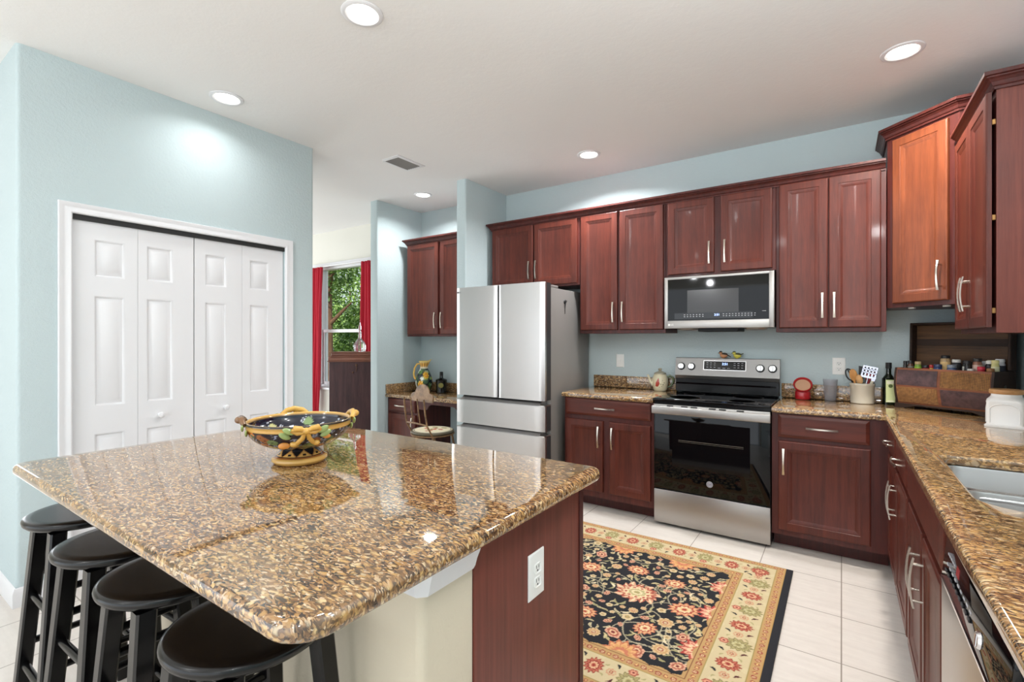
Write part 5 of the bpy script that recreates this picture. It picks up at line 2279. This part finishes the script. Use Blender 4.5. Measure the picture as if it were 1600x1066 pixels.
# majolica jug
jx, jy, jz = -2.735, -.215, DT1 + .0004
jg = thing('jug', 'painted majolica jug with yellow flowers on the nook desk', 'jug', (jx, jy, jz))
jp = [(0.0005, 0), (.050, 0), (.055, .004), (.052, .012)] + [(.052 + .042 * math.sin(PI * (i / 24) ** .85) - .010 * (i / 24), .012 + .185 * i / 24) for i in range(1, 25)]
jp += [(.041, .205), (.040, .222), (.044, .240), (.052, .258), (.054, .264), (.051, .265), (.044, .250), (.038, .230), (.038, .20), (0.0005, .20)]
JS = 1.33
V, Fq, T = rev_grid([(r_ * 1.08, z * JS) for r_, z in jp], 120, (jx, jy, jz))
V = V.copy()
va_j = math.atan2(-4.134 - jy, 1.136 - jx)
spout_a = va_j + PI / 2
rel = V - np.array([jx, jy, jz])
ang_ = np.arctan2(rel[:, 1], rel[:, 0])
dsp = (ang_ - spout_a + PI) % (2 * PI) - PI
wsp = np.exp(-(dsp / .5) ** 2) * np.clip((rel[:, 2] / JS - .215) / .05, 0, 1)
V[:, 0] += np.cos(spout_a) * .028 * wsp
V[:, 1] += np.sin(spout_a) * .028 * wsp
V[:, 2] += .020 * wsp
K, n = T.shape
cj = np.zeros((K, n, 3))
r2 = random.Random(3)
fl = [(va_j + .30, .145, .036), (va_j - .42, .075, .034), (va_j + 1.5, .11, .034), (va_j - 1.7, .13, .036), (va_j + 2.7, .09, .034)]
lv = [(r2.random() * 2 * PI, r2.uniform(.03, .19), r2.choice([(86, 122, 62), (120, 150, 70), (214, 218, 206), (160, 176, 150), (60, 90, 60)]), r2.uniform(.010, .02)) for _ in range(46)]
for i, (r_, z) in enumerate(jp):
    th = T[i]
    outer = i < K - 5
    cj[i] = (30, 40, 46) if outer else (232, 200, 120)
    if outer and z > .012:
        for a, zz, col, w in lv:
            d = np.hypot(((th - a + PI) % (2 * PI) - PI) * max(r_, .03) / 1.5, z - zz)
            cj[i][d < w] = col
        for a, zz, w in fl:
            da = ((th - a + PI) % (2 * PI) - PI) * r_
            d = np.hypot(da, z - zz)
            t_ = np.arctan2(z - zz, da)
            cj[i][d < w * (.82 + .18 * np.cos(t_ * 9))] = (240, 190, 50)
            cj[i][d < w * .48] = (214, 128, 30)
            cj[i][d < w * .2] = (240, 200, 90)
        if .198 < z < .212: cj[i] = (232, 222, 190)
        if .212 <= z < .246:
            cj[i] = (222, 168, 72)
            cj[i][np.abs(np.sin(th * 5)) < .35] = (120, 66, 34)
        if z >= .246: cj[i] = (236, 208, 130)
    elif outer:
        cj[i] = (222, 178, 90)
build_pattern('body', V, Fq, cj.reshape(-1, 3), M['majolica'], jg)
c = Vector((jx, jy, jz))
rj = Vector((math.cos(va_j + PI / 2), math.sin(va_j + PI / 2), 0))
b = MB()
b.tube([c - rj * 0.045 + Vector((0, 0, 0.319)), c - rj * 0.076 + Vector((0, 0, 0.317)), c - rj * 0.102 + Vector((0, 0, 0.273)), c - rj * 0.112 + Vector((0, 0, 0.213)), c - rj * 0.106 + Vector((0, 0, 0.166)), c - rj * 0.086 + Vector((0, 0, 0.140))], [.010, .011, .010, .010, .010, .009], 12)
b.build('handle', mat('yellow_glaze', (226, 184, 92), .2, coat=.4), jg, ang=60)

# squat black bottle
qx, qy = -2.545, -.135
qb = thing('dark_bottle', 'squat black bottle with a gold crest on the nook desk', 'bottle', (qx, qy, jz))
b = MB()
b.lathe([(0, 0), (.056, 0), (.060, .004), (.058, .06), (.062, .128), (.064, .140), (.055, .150), (.026, .158), (.020, .164), (.018, .19), (0, .19)], (qx, qy, jz), 36)
q = b.build('body', mat('black_bottle_glass', (14, 16, 14), .12, coat=.3), qb, ang=40)
b = MB()
b.lathe([(.0185, .1905), (.020, .1905), (.019, .228), (.016, .231), (0, .231)], (qx, qy, jz), 24)
b.build('stopper', M['matte_black'], qb)
va_q = math.atan2(-4.134 - qy, 1.136 - qx)
b = MB()
o_ = Vector((qx, qy, jz + .085)) + Vector((math.cos(va_q - .1), math.sin(va_q - .1), 0)) * .0565
nq = Vector((math.cos(va_q - .1), math.sin(va_q - .1), 0))
b.cyl(o_, o_ + nq * .006, .030, .027, 24)
b.build('crest', mat('dull_gold', (132, 126, 62), .5, .2), q)

# cafe chair facing the desk
sx0, sy0 = -2.150, -.735
M['rust_metal'] = mat('copper_brown_metal', (124, 92, 72), .5, .2)
k_ = NT(M['rust_metal'])
k_.color(k_.ramp(k_.noise(k_.coords(), 14, 4, .65), [(.35, (90, 70, 50)), (.5, (132, 100, 68)), (.68, (150, 120, 86))]))
chr_ = thing('desk_chair', 'brown metal chair with an arched back panel and round painted seat at the nook desk', 'chair', (sx0, sy0, 0))
SZ = .452
sr = .205
prof = [(0.0005, 0.0), (.15, 0), (.196, .002), (.204, .012), (.200, .024), (.19, .029), (.16, .031), (.12, .032), (.08, .0325), (.04, .033), (.0005, .033)]
pp = []
for (a0, z0), (a1, z1) in zip(prof[:-1], prof[1:]):
    for t_ in range(4):
        pp.append((a0 + (a1 - a0) * t_ / 4, z0 + (z1 - z0) * t_ / 4))
pp.append(prof[-1])
V, Fq, T = rev_grid(pp, 96, (sx0, sy0, SZ))
rel = V - np.array([sx0, sy0, SZ])
rad = np.hypot(rel[:, 0], rel[:, 1])
cs_ = np.zeros((len(V), 3))
cs_[:] = (92, 84, 66)
top = rel[:, 2] > .020
cs_[top & (rad < .188)] = (232, 220, 190)
cs_[top & (rad < .182) & (rad > .174)] = (70, 64, 52)
r2 = random.Random(4)
for k in range(16):
    a, q_ = r2.uniform(0, 2 * PI), r2.uniform(0, .13)
    px, py = q_ * math.cos(a), q_ * math.sin(a)
    w = r2.uniform(.015, .04)
    cs_[top & (np.hypot(rel[:, 0] - px, (rel[:, 1] - py) * 1.5) < w)] = r2.choice([(184, 152, 96), (206, 120, 90), (160, 140, 84), (206, 180, 130), (190, 96, 76)])
build_pattern('seat', V, Fq, cs_, M['seat_paint'], chr_)
b = MB()
b.lathe([(.185, -.012), (.207, -.012), (.209, -.004), (.205, -.0005), (.185, -.0005), (.185, -.012)], (sx0, sy0, SZ), 48)
b.build('seat_ring', M['rust_metal'], chr_, ang=50)
yb = sy0 - .185
for s in (-1, 1):
    b = MB()
    b.tube([(sx0 + s * .150, sy0 - .110, SZ - .008), (sx0 + s * .175, sy0 - .165, .22), (sx0 + s * .195, sy0 - .215, .0)], .0105, 10)
    b.build('leg', M['rust_metal'], chr_, ang=60)
    b = MB()
    b.tube([(sx0 + s * .140, sy0 + .120, SZ - .008), (sx0 + s * .160, sy0 + .16, .22), (sx0 + s * .175, sy0 + .185, .0)], .0105, 10)
    b.build('leg', M['rust_metal'], chr_, ang=60)
    b = MB()
    b.tube([(sx0 + s * .158, sy0 - .125, SZ + .0), (sx0 + s * .160, yb, SZ + .10), (sx0 + s * .158, yb - .02, .66), (sx0 + s * .155, yb - .035, .80)], .0085, 10)
    b.build('back_post', M['rust_metal'], chr_, ang=60)
for s in (-.055, .055):
    b = MB()
    b.tube([(sx0 + s, yb - .002, SZ + .115), (sx0 + s, yb - .02, .68), (sx0 + s * .9, yb - .034, .80)], .0065, 10)
    b.build('back_rod', M['rust_metal'], chr_, ang=60)
b = MB()
b.tube([(sx0 - .160, yb, SZ + .105), (sx0 - .08, yb - .012, SZ + .112), (sx0, yb - .016, SZ + .115), (sx0 + .08, yb - .012, SZ + .112), (sx0 + .160, yb, SZ + .105)], .008, 10)
b.build('back_rail', M['rust_metal'], chr_, ang=60)
pl = [(-.170, .765), (.170, .765), (.170, .825), (.150, .840), (.118, .848)] + [(.108 * math.cos(a), .845 + .082 * math.sin(a)) for a in np.linspace(.1, PI - .1, 16)] + [(-.118, .848), (-.150, .840), (-.170, .825)]
Fb = frame((sx0, yb - .036, 0), (1, 0, 0), (0, .12, .993), (0, -.993, .12))
b = MB()
b.prism(pl, -.006, .006, sub(Fb, 0, 0))
b.build('back_panel', M['rust_metal'], chr_, ang=40)
b = MB()
pts = [(sx0 + .185 * math.cos(a), sy0 - .02 + .185 * math.sin(a), .20) for a in np.linspace(0, 2 * PI, 28, endpoint=False)]
b.tube(pts, .007, 8, closed=True)
b.build('foot_ring', M['rust_metal'], chr_, ang=60)

chr_.rotation_euler = (0, 0, R(-9))
chr_.location = (sx0 + .045, sy0, 0)
# ------------------------------------------------------------------ breakfast room: sideboard, decanter, curtains
ca_, sa_ = math.cos(.5989), math.sin(.5989)
Rr = Vector((ca_, sa_, 0))
Ff = Vector((-sa_, ca_, 0))
CAMP = Vector((1.1362, -4.1343, 0))
dS = 5.55
SL = CAMP + Ff * dS + Rr * ((512.5 - 800) / 754.7 * dS)
sdb = thing('sideboard', 'tall dark wooden cabinet with a moulded brown top standing by the far window', 'sideboard', SL + Rr * .33 + Ff * .16, .5989)
FSB = (SL, Rr, Vector((0, 0, 1)), -Ff)
SBW, SBD, SBH = .70, .30, 1.200
MB().fbox(FSB, .012, SBW - .012, .06, SBH - .115, -SBD, 0, .003, 1).build('body', M['sideboard'], sdb)
b = MB()
for a in (.03, SBW - .07):
    for cc in (-SBD + .01, -.05):
        b.fbox(FSB, a, a + .04, 0, .0598, cc, cc + .04)
b.build('feet', M['sideboard'], sdb)
b = MB()
b.fbox(FSB, -.004, SBW + .004, SBH - .114, SBH - .104, -SBD, .014, .003, 2)
b.fbox(FSB, .004, SBW - .004, SBH - .104, SBH - .058, -SBD, .006, .002, 1)
b.fbox(FSB, .014, SBW - .014, SBH - .056, SBH - .046, -SBD, .016, .003, 2)
b.fbox(FSB, .034, SBW - .034, SBH - .046, SBH - .010, -SBD, .004, .010, 3)
b.fbox(FSB, .03, SBW - .03, SBH - .010, SBH, -SBD, .010, .003, 2)
b.build('moulded_top', M['sideboard_top'], sdb, ang=50)
b = MB()
o, u, v, n = FSB
pk = o + u * .325 + v * (SBH - .150)
b.cyl(pk + n * .0, pk + n * .012, .010, n=14)
b.tube([pk + n * .012, pk + n * .016 + v * -.03 + u * .006, pk + n * .012 + v * -.075], .003, 8)
pk2 = o + u * .285 + v * (SBH - .235)
b.cyl(pk2, pk2 + n * .014, .011, .008, 14)
b.build('hook_and_knob', mat('aged_brass', (110, 78, 60), .4, .8), sdb)

dcx = SL + Rr * .325 + Ff * .13
M['crystal'] = mat('cut_crystal', (250, 250, 255), .05, trans=.9, ior=1.45)
dq = thing('decanter', 'cut crystal decanter with a tall stopper on the dark cabinet by the window', 'decanter', (dcx.x, dcx.y, SBH + .0004))
b = MB()
b.lathe([(0, 0), (.050, 0), (.062, .006), (.070, .040), (.068, .075), (.055, .11), (.030, .140), (.018, .165), (.016, .21), (.022, .225), (.012, .2255), (0, .2255)], (dcx.x, dcx.y, SBH + .0004), 14)
b.build('body', M['crystal'], dq, ang=10)
b = MB()
b.lathe([(0, .226), (.014, .226), (.010, .245), (.018, .265), (.016, .29), (.010, .315), (.004, .345), (0, .350)], (dcx.x, dcx.y, SBH + .0004), 10)
b.build('stopper', M['crystal'], dq, ang=10)

M['curtain'] = mat('red_curtain_fabric', (190, 28, 52), .75)
bsdf = M['curtain'].node_tree.nodes['Principled BSDF']
bsdf.inputs['Subsurface Weight'].default_value = 0.0


def curtain(x0t, x1t, x0b, x1b, zt, zb, y, label, folds=4):
    n, m = 48, 26
    b = MB()
    rows = []
    for j in range(m + 1):
        f = j / m
        z = zt + (zb - zt) * f
        g = f ** .8
        xa, xb = x0t + (x0b - x0t) * g, x1t + (x1b - x1t) * g
        row = []
        for i in range(n + 1):
            t = i / n
            x = xa + (xb - xa) * t
            yy = y + .028 * math.sin(t * folds * 2 * PI + .6 * math.sin(3 * f)) * (1 - .25 * math.sin(PI * f)) + .008 * math.sin(t * 17 + f * 5)
            row.append(b.bm.verts.new((x, yy, z)))
        rows.append(row)
    for A, B in zip(rows[:-1], rows[1:]):
        for i in range(n):
            b._f([A[i], A[i + 1], B[i + 1], B[i]])
    o = b.build('curtain', M['curtain'], ang=80)
    tag(o, label, 'curtain', 'red curtains at the far window')
    md = o.modifiers.new('cloth', 'SOLIDIFY')
    md.thickness = .003
    return o


curtain(-5.04, -4.80, -5.05, -4.90, 2.345, .325, -.085, 'red curtain hanging at the left of the far window')
curtain(-3.99, -3.74, -4.03, -3.72, 2.345, .325, -.085, 'red curtain hanging at the right of the far window behind the decanter')
b = MB()
b.tube([(-5.12, -.085, 2.352), (-3.70, -.085, 2.352)], .010, 12)
cr = b.build('curtain_rod', M['white'])
tag(cr, 'white curtain rod across the top of the far window', 'curtain rod')
b = MB()
for x in (-5.10, -3.72):
    b.box(x - .01, x + .01, -.085, -.0015, 2.346, 2.358)
b.build('bracket', M['white'], cr)

# ------------------------------------------------------------------ outside
Q('ground_outside', lambda b: b.box(-40, 10, .14, 40, -.35, -.25), mat('lawn', (96, 120, 60), .95))


def leafmat(name, c1, c2):
    m = mat(name, c1, .55)
    k = NT(m)
    k.color(k.ramp(k.noise(k.coords(), 3.0, 3), [(.35, c1), (.65, c2)]))
    return m


M['leaf_a'] = leafmat('oak_leaves', (72, 112, 48), (150, 178, 96))
M['leaf_b'] = leafmat('shrub_leaves', (50, 80, 34), (112, 140, 60))


def tree(x, y, h, cr_, n, seed, label, m, trunk_h, tr=.16, name='tree', lean=0.0, group='trees outside the window'):
    r2 = random.Random(seed)
    t = thing(name, label, 'tree' if name == 'tree' else 'shrub', (x, y, -.25), 0, group)
    b = MB()
    b.tube([(x, y, -.25), (x + lean * .4, y, trunk_h * .5), (x + lean, y, trunk_h), (x + lean * 1.3, y, trunk_h + cr_ * .8)], [tr, tr * .8, tr * .6, tr * .2], 12)
    for k in range(5):
        a = r2.random() * 2 * PI
        z0 = trunk_h * r2.uniform(.6, 1.0)
        b.tube([(x + lean * .9, y, z0), (x + lean + .5 * cr_ * math.cos(a), y + .5 * cr_ * math.sin(a), z0 + cr_ * .45), (x + lean + .8 * cr_ * math.cos(a), y + .8 * cr_ * math.sin(a), z0 + cr_ * .7)], [tr * .4, tr * .25, tr * .1], 8)
    b.build('trunk', M['trunk'], t, ang=60)
    V, Fq = [], []
    for k in range(n):
        while True:
            p = Vector((r2.uniform(-1, 1), r2.uniform(-1, 1), r2.uniform(-1, 1)))
            if .15 < p.length < 1: break
        p = p.normalized() * p.length ** .5
        wob = 1 + .25 * math.sin(p.x * 7 + seed) * math.sin(p.y * 6) * math.cos(p.z * 8)
        c = Vector((x + lean * 1.2 + p.x * cr_ * wob, y + p.y * cr_ * wob, (trunk_h + (h - trunk_h) / 2 - .1) + p.z * (h - trunk_h) * .62 * wob))
        d = Vector((r2.gauss(0, 1), r2.gauss(0, 1), r2.gauss(0, .7))).normalized()
        e = d.orthogonal().normalized()
        s = r2.uniform(.035, .075)
        i = len(V)
        V += [c - d * s, c + e * s * .45, c + d * s, c - e * s * .45]
        Fq.append((i, i + 1, i + 2, i + 3))
    me = bpy.data.meshes.new('crown')
    Mi = WM[t.name].inverted()
    me.from_pydata([Mi @ v for v in V], [], Fq)
    me.materials.append(m)
    o = bpy.data.objects.new('leaves', me)
    COL.objects.link(o)
    o.parent = t
    return t


tree(-12.2, 6.5, 5.2, 2.1, 20000, 1, 'large leafy green tree filling the upper part of the window view', M['leaf_a'], 1.35)
tree(-19.5, 11.5, 8.5, 2.6, 9000, 4, 'tall tree farther back behind the large leafy tree', M['leaf_a'], 2.0)
tree(-8.98, 2.9, 4.6, .8, 3000, 2, 'tree with a thick brown trunk close to the left window jamb', M['leaf_b'], 2.6, .15)
tree(-9.9, 4.9, 2.3, .9, 6000, 3, 'low bushy shrub beneath the window view', M['leaf_b'], .2, .05, 'shrub', group='shrubs outside the window')
tree(-15.6, 7.2, 2.6, 1.1, 7000, 5, 'wide shrub behind and left of the large leafy tree', M['leaf_b'], .2, .05, 'shrub', group='shrubs outside the window')
